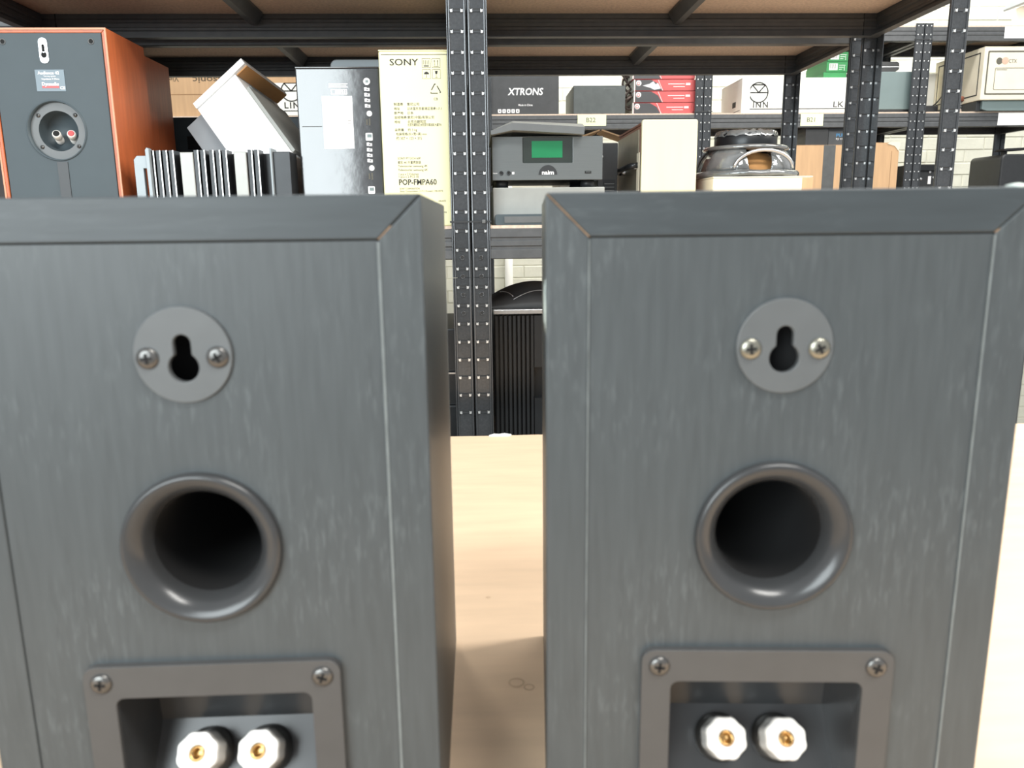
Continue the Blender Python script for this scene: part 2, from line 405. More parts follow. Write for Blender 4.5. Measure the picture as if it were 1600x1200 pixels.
for k, (sx, sy, r_) in enumerate(((.0215, .500, .006), (.030, .494, .004), (.0035, .63, .0018), (.028, .76, .0012))):
    b = nb(); lathe(b, [(r_*.7, .0042), (r_, .0042)], (sx, sy, 0), 'z', 14); obj('scuff_mark', b, scuff, t)

# ------------------------------------------------------------------ the two black speakers
W, H, D, E_ = .205, .330, .226, .0184
def screw_mesh(name, r, m, ang):
    b = nb(); lathe(b, [(r, .0008), (r, -.0006), (r*.8, -.0013), (r*.5, -.0017), (.0004, -.0018)], n=24, cap1=True)
    for a in (ang, ang+PI/2):
        q = nb(); bx(q, -r*.5, r*.5, -.0021, -.0015, -r*.13, r*.13, 1)
        bmesh.ops.rotate(q, cent=(0, 0, 0), matrix=Matrix.Rotation(a, 3, 'Y'), verts=q.verts)
        tmp = bpy.data.meshes.new('tmp'); q.to_mesh(tmp); q.free(); b.from_mesh(tmp); bpy.data.meshes.remove(tmp)
    me = bpy.data.meshes.new(name); b.to_mesh(me); b.free(); me.materials.append(m); me.materials.append(deep_black)
    return me
def black_speaker(label, loc, rz, disc_screw, post_turn, chips):
    t = thing('bookshelf_speaker', label, 'speaker', loc, rz, 'black bookshelf speakers on the table')
    h = W/2; g = .00025
    tr = lambda pts: pts
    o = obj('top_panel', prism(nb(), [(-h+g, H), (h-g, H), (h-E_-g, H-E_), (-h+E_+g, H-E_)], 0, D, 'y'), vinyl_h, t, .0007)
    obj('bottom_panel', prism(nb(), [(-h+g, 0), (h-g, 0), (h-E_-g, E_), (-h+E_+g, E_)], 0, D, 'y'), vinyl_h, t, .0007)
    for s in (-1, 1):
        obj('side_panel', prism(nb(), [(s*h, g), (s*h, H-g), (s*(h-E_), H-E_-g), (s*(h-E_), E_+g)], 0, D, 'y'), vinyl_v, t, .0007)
        # worn mitre showing raw wood
        b = nb(); L_ = chips['mitre'][s]
        o0 = E_ - L_
        prism(b, [(s*(h-o0)-s*.0003, H-o0), (s*(h-o0)+s*.0003, H-o0), (s*(h-E_)+s*.0003, H-E_), (s*(h-E_)-s*.0003, H-E_)], -.0002, .002, 'y')
        obj('worn_mitre', b, raw_edge, t)
    for s, wd in chips['seam'].items():
        obj('worn_seam', bx(nb(), s*(h-E_)-wd, s*(h-E_)+wd, -.0003, .001, E_, H-E_-.001), seam_edge, t)
    ih = h-E_-.0005
    zd, zp, zc = .2645, .1772, .122                      # disc, port, plate top
    pw, ph = .1163, .102
    op = rrect(-.0455, .0455, zc-.0885, zc-.0150, .004)
    obj('back_panel', plate(nb(), [(-ih, E_+.0005), (ih, E_+.0005), (ih, H-E_-.0005), (-ih, H-E_-.0005)],
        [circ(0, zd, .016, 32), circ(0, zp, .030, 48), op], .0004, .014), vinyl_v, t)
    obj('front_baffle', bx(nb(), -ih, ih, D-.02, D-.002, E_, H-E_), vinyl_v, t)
    # keyhole hanger
    kr, kw, top = .0064, .0037, .0088
    a = math.asin(kw/kr); kz = -.0052
    key = [(kr*math.cos(PI/2-a-(2*PI-2*a)*k/26), kz+kr*math.sin(PI/2-a-(2*PI-2*a)*k/26)) for k in range(27)]
    key += [(kw*math.cos(PI-PI*k/10), top-kw+kw*math.sin(PI-PI*k/10)) for k in range(11)]
    d = obj('hanger_disc', plate(nb(), circ(0, zd, .0206, 56), [[(x, z+zd) for x, z in key]], -.0012, .0022), matt_grey, t, .0004)
    b = nb(); lathe(b, [(.0158, .003), (.0155, .018), (.001, .018)], (0, 0, zd), 'y', 28, cap1=True); obj('hanger_cup', b, deep_black, t)
    me = screw_mesh('screw', .0046, disc_screw, .5)
    for s in (-1, 1):
        o = obj('screw', me, None, t); o.location = (s*.0146, -.0012, zd-.001); o.rotation_euler = (0, s*.6, 0)
    # reflex port
    b = nb(); lathe(b, [(.0354, .0006), (.0354, -.0010), (.0350, -.0022), (.0343, -.0030), (.0334, -.0033), (.0322, -.0031), (.0307, -.0025), (.0291, -.0014), (.0276, .0000), (.0263, .0018), (.0252, .0040), (.0245, .0064), (.0242, .0080)], (0, 0, zp), 'y', 72)
    obj('port_flange', b, satin_black, t, smooth=True)
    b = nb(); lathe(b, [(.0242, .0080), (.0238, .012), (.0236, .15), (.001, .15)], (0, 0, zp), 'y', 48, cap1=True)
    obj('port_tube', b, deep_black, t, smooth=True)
    # terminal plate: proud frame, recess with back wall and sloping shelf, two posts
    tp = obj('terminal_plate', plate(nb(), rrect(-pw/2, pw/2, zc-ph, zc, .006), [rrect(-.0445, .0445, zc-.0875, zc-.0160, .004)], -.0032, .0006), plate_mat, t, .0009, 3)
    b = nb()
    sec = [(-.0010, zc-.0160), (.024, zc-.0190), (.032, zc-.024), (.034, zc-.052), (.012, zc-.0845), (-.0010, zc-.0875)]
    xs = [.0445, .0425, .0415, .0410, .042, .0445]
    L_ = [b.verts.new((-x, p[0], p[1])) for p, x in zip(sec, xs)]; R_ = [b.verts.new((x, p[0], p[1])) for p, x in zip(sec, xs)]
    for i in range(5): b.faces.new((L_[i], R_[i], R_[i+1], L_[i+1]))
    b.faces.new(L_); b.faces.new(R_[::-1])
    rc = obj('terminal_recess', b, satin_black, t)
    nrm = Vector((0, -.0325, .022)).normalized()
    for s in (-1, 1):
        P = Vector((s*.0145, .0240, zc-.0645))
        q = Vector((0, -1, 0)).rotation_difference(nrm)
        b = nb(); lathe(b, [(.0118, .001), (.0118, -.004), (.0105, -.005), (.0100, -.007)], n=32, cap1=True)
        base = obj('binding_post', b, screw_dark, t); base.location = P; base.rotation_mode = 'QUATERNION'; base.rotation_quaternion = q
        b = nb(); n = 48
        prof = [(.0096, -.006), (.0104, -.0075), (.0104, -.0195), (.0098, -.0210), (.0040, -.0212), (.0037, -.0206)]
        rings = []
        for r_, a_ in prof:
            ring = []
            for k in range(n):
                th = 2*PI*k/n + post_turn; rad = r_*(1 - (.07*(0.5+.5*math.cos(8*th)) if r_ > .0095 else 0))
                ring.append(b.verts.new((rad*math.cos(th), a_, rad*math.sin(th))))
            rings.append(ring)
        for A, B in zip(rings, rings[1:]):
            for k in range(n): b.faces.new((A[k], A[(k+1) % n], B[(k+1) % n], B[k]))
        obj('post_cap', b, clear_cap, base)
        b = nb(); lathe(b, [(.0037, -.0206), (.0036, -.0213), (.0024, -.0214), (.0020, -.016), (.0008, -.016)], n=24, cap1=True)
        obj('banana_socket', b, gold, base)
    me = screw_mesh('screw', .0048, screw_dark, .3)
    for s in (-1, 1):
        for zz in (zc-.0080, zc-ph+.0080):
            o = obj('screw', me, None, t); o.location = (s*.0500, -.0032, zz); o.rotation_euler = (0, s*.9+zz*20, 0)
    for nm, pts in chips['blobs']:
        b = nb()
        bmesh.ops.create_icosphere(b, subdivisions=2, radius=1)
        for v in b.verts:
            k = 1 + random.uniform(-.22, .22)
            v.co = Vector((pts[0]+v.co.x*pts[3]*k, pts[1]+v.co.y*pts[4]*k, pts[2]+v.co.z*pts[5]*k))
        obj(nm, b, vinyl_chip, t, smooth=True)
    return t
black_speaker('black bookshelf speaker with dark hanger screws, left of the double upright', (-.1252, .3349, 0), -.0014, screw_dark, 0, {'mitre': {-1: .003, 1: .0055}, 'seam': {1: .00055}, 'blobs': []})
black_speaker('black bookshelf speaker with brass hanger screws and chipped corners, right of the double upright', (.1312, .330, 0), -.0737, screw_brass, .35,
    {'mitre': {-1: .0178, 1: .0015}, 'seam': {-1: .0003, 1: .0004}, 'blobs': [('chipped_corner', (W/2-.0085, .004, H+.0002, .005, .004, .0012)), ('torn_edge', (-W/2-.0001, .006, .282, .0008, .005, .011))]})

# ------------------------------------------------------------------ things on the near left shelf
S = .312
def wood_speaker(label, loc):
    t = thing('wooden_speaker', label, 'speaker', loc, 0, 'cherry veneer speakers on the near shelf')
    w_, h_, d_ = .180, .298, .138; e = .007; x0, x1 = -w_/2, w_/2
    obj('top_panel', prism(nb(), [(x0, h_), (x1, h_), (x1-e, h_-e), (x0+e, h_-e)], .0, d_, 'y'), [cherry], t, .0008)
    obj('bottom_panel', prism(nb(), [(x0, 0), (x1, 0), (x1-e, e), (x0+e, e)], 0, d_, 'y'), cherry, t, .0008)
    for s in (-1, 1): obj('side_panel', prism(nb(), [(s*x1, 0), (s*x1, h_), (s*(x1-e), h_-e), (s*(x1-e), e)], 0, d_, 'y'), cherry, t, .0008)
    for s in (-1, 1): obj('edge_strip', bx(nb(), s*x1-(.0024 if s > 0 else 0), s*x1+(.0024 if s < 0 else 0), -.0012, .0004, 0, h_), cherry_edge, t)
    obj('edge_strip', bx(nb(), x0+.0024, x1-.0024, -.0012, .0004, h_-.0028, h_), cherry_edge, t)
    zc = .1505
    cx = 0
    keyc = .267
    ix = x1-e-.001
    obj('back_panel', plate(nb(), [(-ix, e), (ix, e), (ix, h_-.004), (-ix, h_-.004)], [circ(cx, zc, .043, 48)], .001, .012), back_grey, t, .001)
    # recessed cup: rim, flange ring with four screws, bowl
    b = nb(); lathe(b, [(.0452, .001), (.0446, -.0010), (.0430, -.0010), (.0420, .006)], (cx, 0, zc), 'y', 56); obj('cup_rim', b, back_grey, t, smooth=True)
    obj('cup_flange', plate(nb(), circ(cx, zc, .0425, 48), [circ(cx, zc, .030, 40)], .006, .009), matt_grey, t)
    b = nb(); lathe(b, [(.030, .006), (.029, .030), (.001, .030)], (cx, 0, zc), 'y', 40, cap1=True); obj('cup_bowl', b, back_grey, t)
    me = screw_mesh('screw', .0030, screw_dark, .4)
    for a in (.7, 2.45, 3.85, 5.6):
        o = obj('screw', me, None, t); o.location = (cx+.0362*math.cos(a), .0058, zc+.0362*math.sin(a))
    for k, s in enumerate((-.011, .0115)):
        b = nb(); lathe(b, [(.0062, .030), (.0062, .020), (.0048, .019), (.0064, .016), (.0064, .006), (.0052, .004)], n=18, cap1=True)
        bmesh.ops.rotate(b, cent=(0, .03, 0), matrix=Matrix.Rotation(-.35, 3, 'X') @ Matrix.Rotation(.25, 3, 'Z'), verts=b.verts)
        o = obj('binding_post', b, clear_cap, t); o.location = (cx+s, 0, zc-.012)
        b = nb(); lathe(b, [(.0040, .0028), (.0048, .0042)], n=18, cap0=True); bmesh.ops.rotate(b, cent=(0, .03, 0), matrix=Matrix.Rotation(-.35, 3, 'X') @ Matrix.Rotation(.25, 3, 'Z'), verts=b.verts)
        obj('colour_ring', b, red_print if k else deep_black, o)
    obj('cable_channel', bx(nb(), cx-.0055, cx+.0105, -.0002, .001, e, zc-.046), black_paint, t)
    # hanger, holes and rating plate
    o = obj('hanger_plate', plate(nb(), rrect(cx-.0115, cx+.0015, keyc-.019, keyc+.017, .006), [circ(cx-.005, keyc-.007, .0044, 20), rrect(cx-.0072, cx-.0028, keyc-.004, keyc+.008, .002)], -.0006, .002), silver, t)
    b = nb(); bx(b, cx-.0105, cx+.0005, .0009, .0012, keyc-.013, keyc+.010); obj('hanger_slot', b, deep_black, t)
    for sx in (-.064, .0660):
        b = nb(); lathe(b, [(.0046, .0009), (.0046, .0002), (.0034, .0000), (.0030, .001)], (sx, 0, .279), 'y', 20, mi=0); lathe(b, [(.0030, .0005), (.0005, .0005)], (sx, 0, .279), 'y', 16, mi=1, cap1=True)
        obj('screw_hole', b, [matt_grey, deep_black], t)
    pl = obj('rating_plate', bx(nb(), -.022, .021, .0002, .001, .208, .239), blue_plate, t)
    text('Audience 42', t, ink_white, -.002, .2340, 0, .0062, .032, bold=.00012)
    text('Two-way system', t, ink_white, -.001, .2295, 0, .0030, .018)
    text('Impedance 4 Ohms', t, ink_white, 0, .2255, 0, .0038, .026)
    obj('logo_bar', bx(nb(), -.0135, .0115, -.00005, .0002, .2125, .2155), red_print, t)
    text('Dynaudio', t, ink_white, -.001, .2182, 0, .0070, .025, bold=.00015)
    text('CE', t, ink_white, .0165, .2125, 0, .0055, .0075, bold=.0001)
    return t
wood_speaker('cherry wood speaker with round terminal cup and rating plate, nearest on the shelf', (-.6415, 1.292, S))
wood_speaker('cherry wood speaker standing behind the one with the rating plate', (-.6575, 1.470, S)).scale = (1, .8, .985)

# finned amplifier
t = thing('finned_amplifier', 'black amplifier with upright cooling fins and silver end bracket beside the wooden speakers', 'amplifier', (-.405, 1.29, S))
X = lambda x: x+.405
obj('front_body', bx(nb(), X(-.503), X(-.316), .026, .055, .004, .116), black_metal, t, .001)
obj('rear_chassis', bx(nb(), X(-.50), X(-.32), .055, .062, .004, .10), black_paint, t)
fm = bx(nb(), -.0035, .0035, 0, .028, .001, .120, 0); bx(fm, .0020, .0036, -.0008, .0004, .001, .120, 1)
bmesh.ops.recalc_face_normals(fm, faces=fm.faces)
fme = bpy.data.meshes.new('fin'); fm.to_mesh(fme); fm.free(); fme.materials.append(black_metal); fme.materials.append(fin_edge)
for x in (-.4982, -.4882, -.4782, -.4682, -.4304, -.4204, -.407, -.3969, -.3869, -.3477, -.3376):
    o = obj('fin', fme, None, t); o.location = (X(x)-.003, 0, 0)
for a, b in ((-.4582, -.4382), (-.3757, -.3567)):
    obj('wide_fin', bx(nb(), X(a), X(b), -.001, .028, .001, .117), dev_light, t, .001)
obj('end_plate', bx(nb(), X(-.3200), X(-.3170), -.003, .03, 0, .122), grey_case, t, .0006)
obj('side_panel', bx(nb(), X(-.3165), X(-.290), .004, .05, 0, .117), black_metal, t, .001)
b = nb(); prism(b, [(X(-.528), 0), (X(-.514), 0), (X(-.514), .093), (X(-.508), .093), (X(-.508), .112), (X(-.523), .112), (X(-.528), .106)], -.004, .004, 'y'); obj('end_bracket', b, grey_case, t, .0006)
b = nb(); prism(b, [(X(-.507), 0), (X(-.502), 0), (X(-.502), .122), (X(-.5055), .124), (X(-.508), .120)], -.008, .004, 'y'); obj('bracket_lip', b, grey_case, t, .0006)
for x, z in ((-.295, .03), (-.312, .018)):
    b = nb(); lathe(b, [(.0022, .004), (.0022, .0015), (.001, .001)], (X(x), 0, z), 'y', 10, cap1=True); obj('screw', b, silver, t)

# tilted white case leaning behind the fins
n_ = Vector((-.27, -.937, .22)).normalized(); u_ = Vector((.8, 0, .6)); u_ = (u_ - n_*u_.dot(n_)).normalized(); v_ = u_.cross(n_)
t = thing('tilted_case', 'white metal equipment case tipped on its corner behind the finned amplifier', 'case', (-.4655, 1.412, .5085))
t.rotation_mode = 'QUATERNION'; t.rotation_quaternion = Matrix((u_, -v_, n_)).transposed().to_quaternion()
LT = .135
obj('body', bx(nb(), 0, .088, -.178, 0, -LT, 0), white_case, t, .0012)
obj('front_plate', bx(nb(), 0, .113, .0005, .012, -LT, .003), white_case, t, .0008)
obj('plate_reflection', bx(nb(), .089, .112, -.0015, .0005, -LT+.002, -.004), brown_film, t)  # warm reflection on the overhang's underside, put in as brown colour
obj('side_sheet', bx(nb(), -.038, -.0005, -.170, -.002, -LT, -.012), grey_case, t, .0008)
obj('side_rail', bx(nb(), .088, .094, -.172, -.03, -LT+.01, -.004), dev_light, t, .0008)
obj('side_panel', bx(nb(), .0882, .091, -.15, -.012, -LT+.03, -.03), grey_case, t)  # shade on the case's right side, put in as grey colour

# glossy black printed carton
def tube_logo(parent, cx, cz, y, r, m):
    """ring with a triangle and a bar, print"""
    for nm, pts in (('ring', None),):
        b = nb(); lathe(b, [(r, y), (r-.0044, y)], (cx, 0, cz), 'y', 40); lathe(b, [(r, y+.0002), (r, y)], (cx, 0, cz), 'y', 40)
        obj('logo_ring', b, m, parent)
    k = r/.03
    b = nb()
    def bar(x0, z0, x1, z1, w_=.0036):
        d = Vector((x1-x0, z1-z0)).normalized(); nn = Vector((-d.y, d.x))*w_*k/2
        prism(b, [(cx+x0*k+nn.x, cz+z0*k+nn.y), (cx+x1*k+nn.x, cz+z1*k+nn.y), (cx+x1*k-nn.x, cz+z1*k-nn.y), (cx+x0*k-nn.x, cz+z0*k-nn.y)], y, y+.0002, 'y')
    bar(-.020, .022, .020, .022); bar(-.020, .022, 0, 0); bar(.020, .022, 0, 0); bar(-.0295, 0, .0295, 0)
    obj('logo_bars', b, m, parent)
def carton_box(name, label, cat, x0, x1, y0, y1, z0, z1, m, rz=0, bevel=.002, seam=True, tape=None, group=None):
    t = thing(name, label, cat, ((x0+x1)/2, (y0+y1)/2, z0), rz, group)
    a, c, h_ = (x1-x0)/2, (y1-y0)/2, z1-z0
    obj('body', bx(nb(), -a, a, -c, c, 0, h_-.0015), m, t, bevel)
    if seam:
        for s in (-1, 1):
            obj('top_flap', bx(nb(), -a, a, min(s*.0012, s*c), max(s*.0012, s*c), h_-.0015, h_+.0005), m, t, .0006)
        if tape: obj('tape', bx(nb(), -a*1.0-.0004, a*1.0+.0004, -.022, .022, h_+.0005, h_+.0009), tape, t)
    return t, -c, a, h_
t, fy, a, h_ = carton_box('printed_carton', 'glossy black printed carton with white sticker and icon column', 'carton', -.284, -.1515, 1.34, 1.545, S, .562, gloss_print, seam=True)
Y_ = fy-.0003
cx0 = -.21775
L = lambda x: x-cx0
obj('sticker', bx(nb(), L(-.244), L(-.196), Y_, fy, .125, .206), paper_white, t)
obj('sticker', bx(nb(), L(-.278), L(-.246), Y_, fy, .159, .160), ink, t)
for k, (zz, ww) in enumerate(((.224, .030), (.2215, .028), (.219, .030))): obj('print_line', bx(nb(), L(-.232), L(-.232)+ww, Y_, fy, zz, zz+.0011), ink_white, t)
fr = [(L(-.230), L(-.203), .2025+.004, .217)]
obj('print_panel', plate(nb(), [(L(-.229), .2085), (L(-.2035), .2085), (L(-.2035), .2165), (L(-.229), .2165)], [[(L(-.2165), .2095), (L(-.2045), .2095), (L(-.2045), .2155), (L(-.2165), .2155)], [(L(-.228), .2095), (L(-.222), .2095), (L(-.222), .2155), (L(-.228), .2155)]], Y_, fy), ink_white, t)
for k in range(3): obj('print_mark', bx(nb(), L(-.2155)+k*.0036, L(-.2155)+k*.0036+.0022, Y_, fy, .2100, .2150), ink_white, t)
for zz in (.164, .168): obj('print_line', bx(nb(), L(-.205), L(-.199), Y_-.0002, Y_, zz, zz+.0006), ink_grey, t)
icx = L(-.1715)
def icon(kind, z):
    if kind == 'round':
        b = nb(); lathe(b, [(.0054, Y_), (.0001, Y_)], (icx, 0, z), 'y', 20); lathe(b, [(.0054, fy), (.0054, Y_)], (icx, 0, z), 'y', 20); obj('icon', b, ink_white, t)
        obj('icon_mark', bx(nb(), icx-.002, icx+.0028, Y_-.0002, Y_, z-.002, z+.002), blue_grey, t)
    elif kind == 'small':
        b = nb(); prism(b, [(icx-.0045, z-.002), (icx+.004, z-.0024), (icx+.004, z+.002), (icx, z+.002), (icx-.001, z+.0034), (icx-.0045, z+.003)], Y_, fy, 'y'); obj('icon', b, ink_white, t)
        obj('icon_mark', bx(nb(), icx-.001, icx+.0015, Y_-.0002, Y_, z-.001, z+.001), grey_print, t)
    elif kind == 'mouse':
        b = nb(); prism(b, circ(icx+.002, z, .0044, 14), Y_, fy, 'y'); obj('icon', b, ink_white, t)
    elif kind == 'words':
        for k, hh in ((-.0035, .009), (.0008, .011)): obj('icon_words', bx(nb(), icx+k, icx+k+.0022, Y_, fy, z-hh/2, z+hh/2), ink_grey, t)
    else:
        obj('icon', prism(nb(), rrect(icx-.0055, icx+.0055, z-.006, z+.006, .0015, 2), Y_, fy, 'y'), ink_white, t)
        obj('icon_mark', bx(nb(), icx-.003, icx+.0042, Y_-.0002, Y_, z-.001, z+.004), blue_grey, t)
for kind, z in (('round', .228), ('small', .216), ('small', .2075), ('small', .199), ('small', .1905), ('mouse', .179), ('words', .166), ('panel', .143), ('small', .131), ('small', .1225), ('small', .114), ('small', .1055), ('mouse', .094), ('words', .081), ('panel', .059), ('small', .047)):
    icon(kind, z)

# grey moulded case behind the glossy carton
b = nb(); prism(b, rrect(-.060, .062, 0, .303, .012), 0, .030, 'y')
t = thing('moulded_case', 'grey moulded case with rounded top behind the glossy black carton', 'case', (-.205, 1.557, S)); obj('shell', b, grey_case, t, .002)
obj('rim', prism(nb(), rrect(-.062, .064, .10, .106, .002), -.001, .031, 'y'), grey_case, t)

t = thing('dark_case', 'dark blue-grey case on the rear rack below the brown upside-down carton', 'case', (-.44, 1.67, S))
obj('body', bx(nb(), -.21, .21, 0, .24, 0, .216), mat('dark_blue_grey_case', (58, 70, 78), .5), t, .004); obj('lid', bx(nb(), -.211, .211, -.001, .241, .17, .2165), mat('dark_blue_grey_case', (58, 70, 78), .5), t, .003)
for sx in (-.12, .12): obj('latch', bx(nb(), sx-.015, sx+.015, -.005, 0, .155, .18), black_metal, t, .001)
t, fy, a, h_ = carton_box('dark_carton', 'dark brown carton on the rear rack left of the wooden speakers', 'carton', -1.03, -.70, 1.66, 1.92, S, .652, mat('dark_brown_card', (66, 58, 56), .7))
# tall cream carton with print
t, fy, a, h_ = carton_box('tall_carton', 'tall cream yellow carton with printed text beside the double upright', 'carton', -.1495, -.040, 1.325, 1.575, S, .584, paper_cream, bevel=.0025)
Y_ = fy-.0002; L = lambda x: x+.09475
obj('top_crease', bx(nb(), -a+.004, a-.002, Y_, fy+.002, h_-.0072, h_-.0062), ink_grey, t)
text('SONY', t, ink, L(-.110), .2535, Y_, .0140, .0455, bold=.00022)
for bx0, bz in ((-.0815, .2455), (-.0660, .2455), (-.0815, .2290), (-.0660, .2290)):
    cx, cz = L(bx0)+.0067, bz+.0068
    obj('symbol_frame', plate(nb(), rrect(L(bx0), L(bx0)+.0134, bz, bz+.0142, .0004, 1), [rrect(L(bx0)+.0006, L(bx0)+.0128, bz+.0006, bz+.0136, .0003, 1)], Y_, fy), ink_grey, t)
    b = nb()
    if bz > .24 and bx0 < -.08:
        for k in (-.004, -.0013, .0013, .004): bx(b, cx+k-.0004, cx+k+.0004, Y_, fy, cz-.002, cz+.0045)
        bx(b, cx-.004, cx+.004, Y_, fy, cz-.0048, cz-.0032)
    elif bz > .24:
        for k in (-.0024, .0024):
            bx(b, cx+k-.0004, cx+k+.0004, Y_, fy, cz-.0038, cz+.003); prism(b, [(cx+k-.0013, cz+.0028), (cx+k+.0013, cz+.0028), (cx+k, cz+.005)], Y_, fy, 'y')
        bx(b, cx-.0042, cx+.0042, Y_, fy, cz-.0052, cz-.0044)
    elif bx0 < -.08:
        prism(b, circ(cx, cz, .0040, 12, 0, PI) + [(cx-.0040, cz)], Y_, fy, 'y'); bx(b, cx-.0003, cx+.0003, Y_, fy, cz-.0045, cz)
        bx(b, cx-.0016, cx+.0003, Y_, fy, cz-.0050, cz-.0044)
    else:
        prism(b, [(cx-.0022, cz+.005), (cx+.0022, cz+.005), (cx+.0016, cz+.001), (cx, cz), (cx-.0016, cz+.001)], Y_, fy, 'y'); bx(b, cx-.0003, cx+.0003, Y_, fy, cz-.0045, cz); bx(b, cx-.002, cx+.002, Y_, fy, cz-.0052, cz-.0045)
    obj('symbol', b, ink, t)
rcx, rcz = L(-.0615), .2125
tri = [Vector((rcx + .0105*math.cos(PI/2+2*PI*k/3), rcz + .0105*math.sin(PI/2+2*PI*k/3))) for k in range(3)]
for k in range(3):
    A, B = tri[k], tri[(k+1) % 3]; d = (B-A); nn = Vector((-d.y, d.x)).normalized()*.0008
    p0, p1 = A + d*.16, A + d*.70
    obj('recycling_arrow', prism(nb(), [(p0+nn)[:], (p1+nn)[:], (p1-nn)[:], (p0-nn)[:]], Y_, fy, 'y'), ink, t)
    q0 = A - (A-Vector((rcx, rcz)))*.10
    obj('recycling_arrow', prism(nb(), [(A + d*.16+nn)[:], (A + d*.16-nn)[:], (q0+Vector((0, 0))-nn)[:], (A + (tri[k-1]-A)*.16)[:]], Y_, fy, 'y'), ink, t)
text('CB', t, ink_grey, rcx, .1985, Y_, .0055)
rows = [(.1905, '制造商', '索尼公司'), (.1838, '地址', '日本国东京都港区港南1-7-1'), (.1772, '原产地', '日本'), (.1705, '总经销商', '索尼(中国)有限公司'),
        (.1638, '地址', '北京市朝阳区'), (.1590, '', '北京市朝阳区太阳宫中路冠城大厦701'), (.1515, '总质量', '约 3 kg')]
for zz, a_, b_ in rows:
    if a_: text(a_, t, ink_grey, L(-.1285), zz, Y_, .0050, align='LEFT')
    text(b_, t, ink_grey, L(-.1075), zz, Y_, .0050, align='LEFT', width=None if len(b_) < 14 else .054)
text('包装规格(长×宽×高) mm', t, ink_grey, L(-.1265), .1450, Y_, .0050, .049, align='LEFT')
text('约 307 × 123 × 315', t, ink_grey, L(-.1265), .1385, Y_, .0058, .041, align='LEFT')
for zz, s_, wd in ((.1075, 'SONY PT DCH 60P', .037), (.1010, '索尼 4K 外置播放器', .037), (.0955, 'Televizorlar samsung 4K', .048), (.0895, 'Televizorlar samsung 6K', .048), (.0830, '1 pcs x 2 Volumes', .032), (.0788, '1 pcs x 2 PCS 台', .032)):
    text(s_, t, ink_grey, L(-.1255), zz, Y_, .0050, wd, align='LEFT')
text('POP-FMPA60', t, ink, L(-.0945), .0700, Y_, .0125, .061, bold=.0003)
text('SONY CORPORATION', t, ink_grey, L(-.1240), .0600, Y_, .0042, .032, align='LEFT')
text('Sony Corporation (1-7-1 Konan) 108-0075', t, ink_grey, L(-.1240), .0560, Y_, .0042, .070, align='LEFT')
text('108-0075', t, ink_grey, L(-.0560), .0400, Y_, .0042, .012)
text('JAPAN', t, ink_grey, L(-.0540), .0220, Y_, .0042, .010)

# ------------------------------------------------------------------ things on the near right shelf
t = thing('slab_unit', 'flat dark grey unit lying in front under the stacked grey units', 'hi-fi unit', (.115, 1.306, S))
obj('case', prism(nb(), rrect(-.085, .085, 0, .0175, .004), 0, .024, 'y'), back_grey, t, .0008)
obj('front_panel', bx(nb(), -.070, .080, -.001, .0005, .004, .014), matt_grey, t)
t = thing('lower_unit', 'light grey hi-fi unit under the grey player with green display', 'hi-fi unit', (.118, 1.335, S))
obj('case', bx(nb(), -.090, .094, .003, .23, 0, .060), grey_case, t, .001)
obj('fascia', bx(nb(), -.0905, .0945, -.002, .003, 0, .0605), dev_light, t, .0012)
b = nb(); lathe(b, [(.006, .0), (.006, -.008), (.005, -.009)], (.07, -.002, .03), 'y', 20, cap1=True); obj('knob', b, silver, t)
t = thing('media_player', 'dark grey hi-fi player with green display under the bent lid', 'hi-fi player', (.117, 1.325, .3725))
for s in (-.075, .070):
    b = nb(); lathe(b, [(.012, 0), (.012, .009), (.010, .0115)], (s, .03, 0), 'z', 20, cap0=True); obj('foot', b, black_paint, t)
    b = nb(); lathe(b, [(.012, 0), (.012, .009), (.010, .0115)], (s, .19, 0), 'z', 20, cap0=True); obj('foot', b, black_paint, t)
obj('case', bx(nb(), -.0885, .0885, .004, .225, .0115, .079), black_paint, t, .001)
fz0, fz1 = .0112, .0795
obj('fascia', plate(nb(), [(-.090, fz0), (.090, fz0), (.090, fz1), (-.090, fz1)], [rrect(-.0405, .041, .038, .0785, .001, 1)], -.002, .005), dev_grey, t, .0006)
obj('display_glass', bx(nb(), -.0405, .041, .001, .004, .038, .0785), glass_dk, t)
obj('screen', bx(nb(), -.0255, .0245, .0004, .0011, .0465, .0725), lcd, t)
b = nb(); prism(b, circ(.0005, .0195, .0152, 24, 0, PI) + [(-.0147, .0195)], -.0024, -.0018, 'y'); obj('logo_arch', b, black_paint, t)
text('naim', t, ink_white, .0005, .0228, -.0026, .0095, .0195, bold=.0002)
for x in (-.0755, -.0635):
    b = nb(); lathe(b, [(.0034, -.0020), (.0034, -.0032), (.0024, -.0030), (.0018, .001)], (x, 0, .0225), 'y', 18); lathe(b, [(.0019, -.0021), (.0002, -.0021)], (x, 0, .0225), 'y', 12, mi=1)
    obj('jack_socket', b, [black_metal, deep_black], t)
text('input', t, ink_white, -.0855, .0225, -.0022, .0030, .007)
obj('jack_mark', bx(nb(), -.0580, -.0545, -.0023, -.0019, .0207, .0243), ink_white, t)
obj('usb_port', bx(nb(), .0610, .0715, -.0024, .002, .0210, .0248), deep_black, t)
obj('usb_tongue', bx(nb(), .0625, .0700, -.0027, .001, .0228, .0238), matt_grey, t)
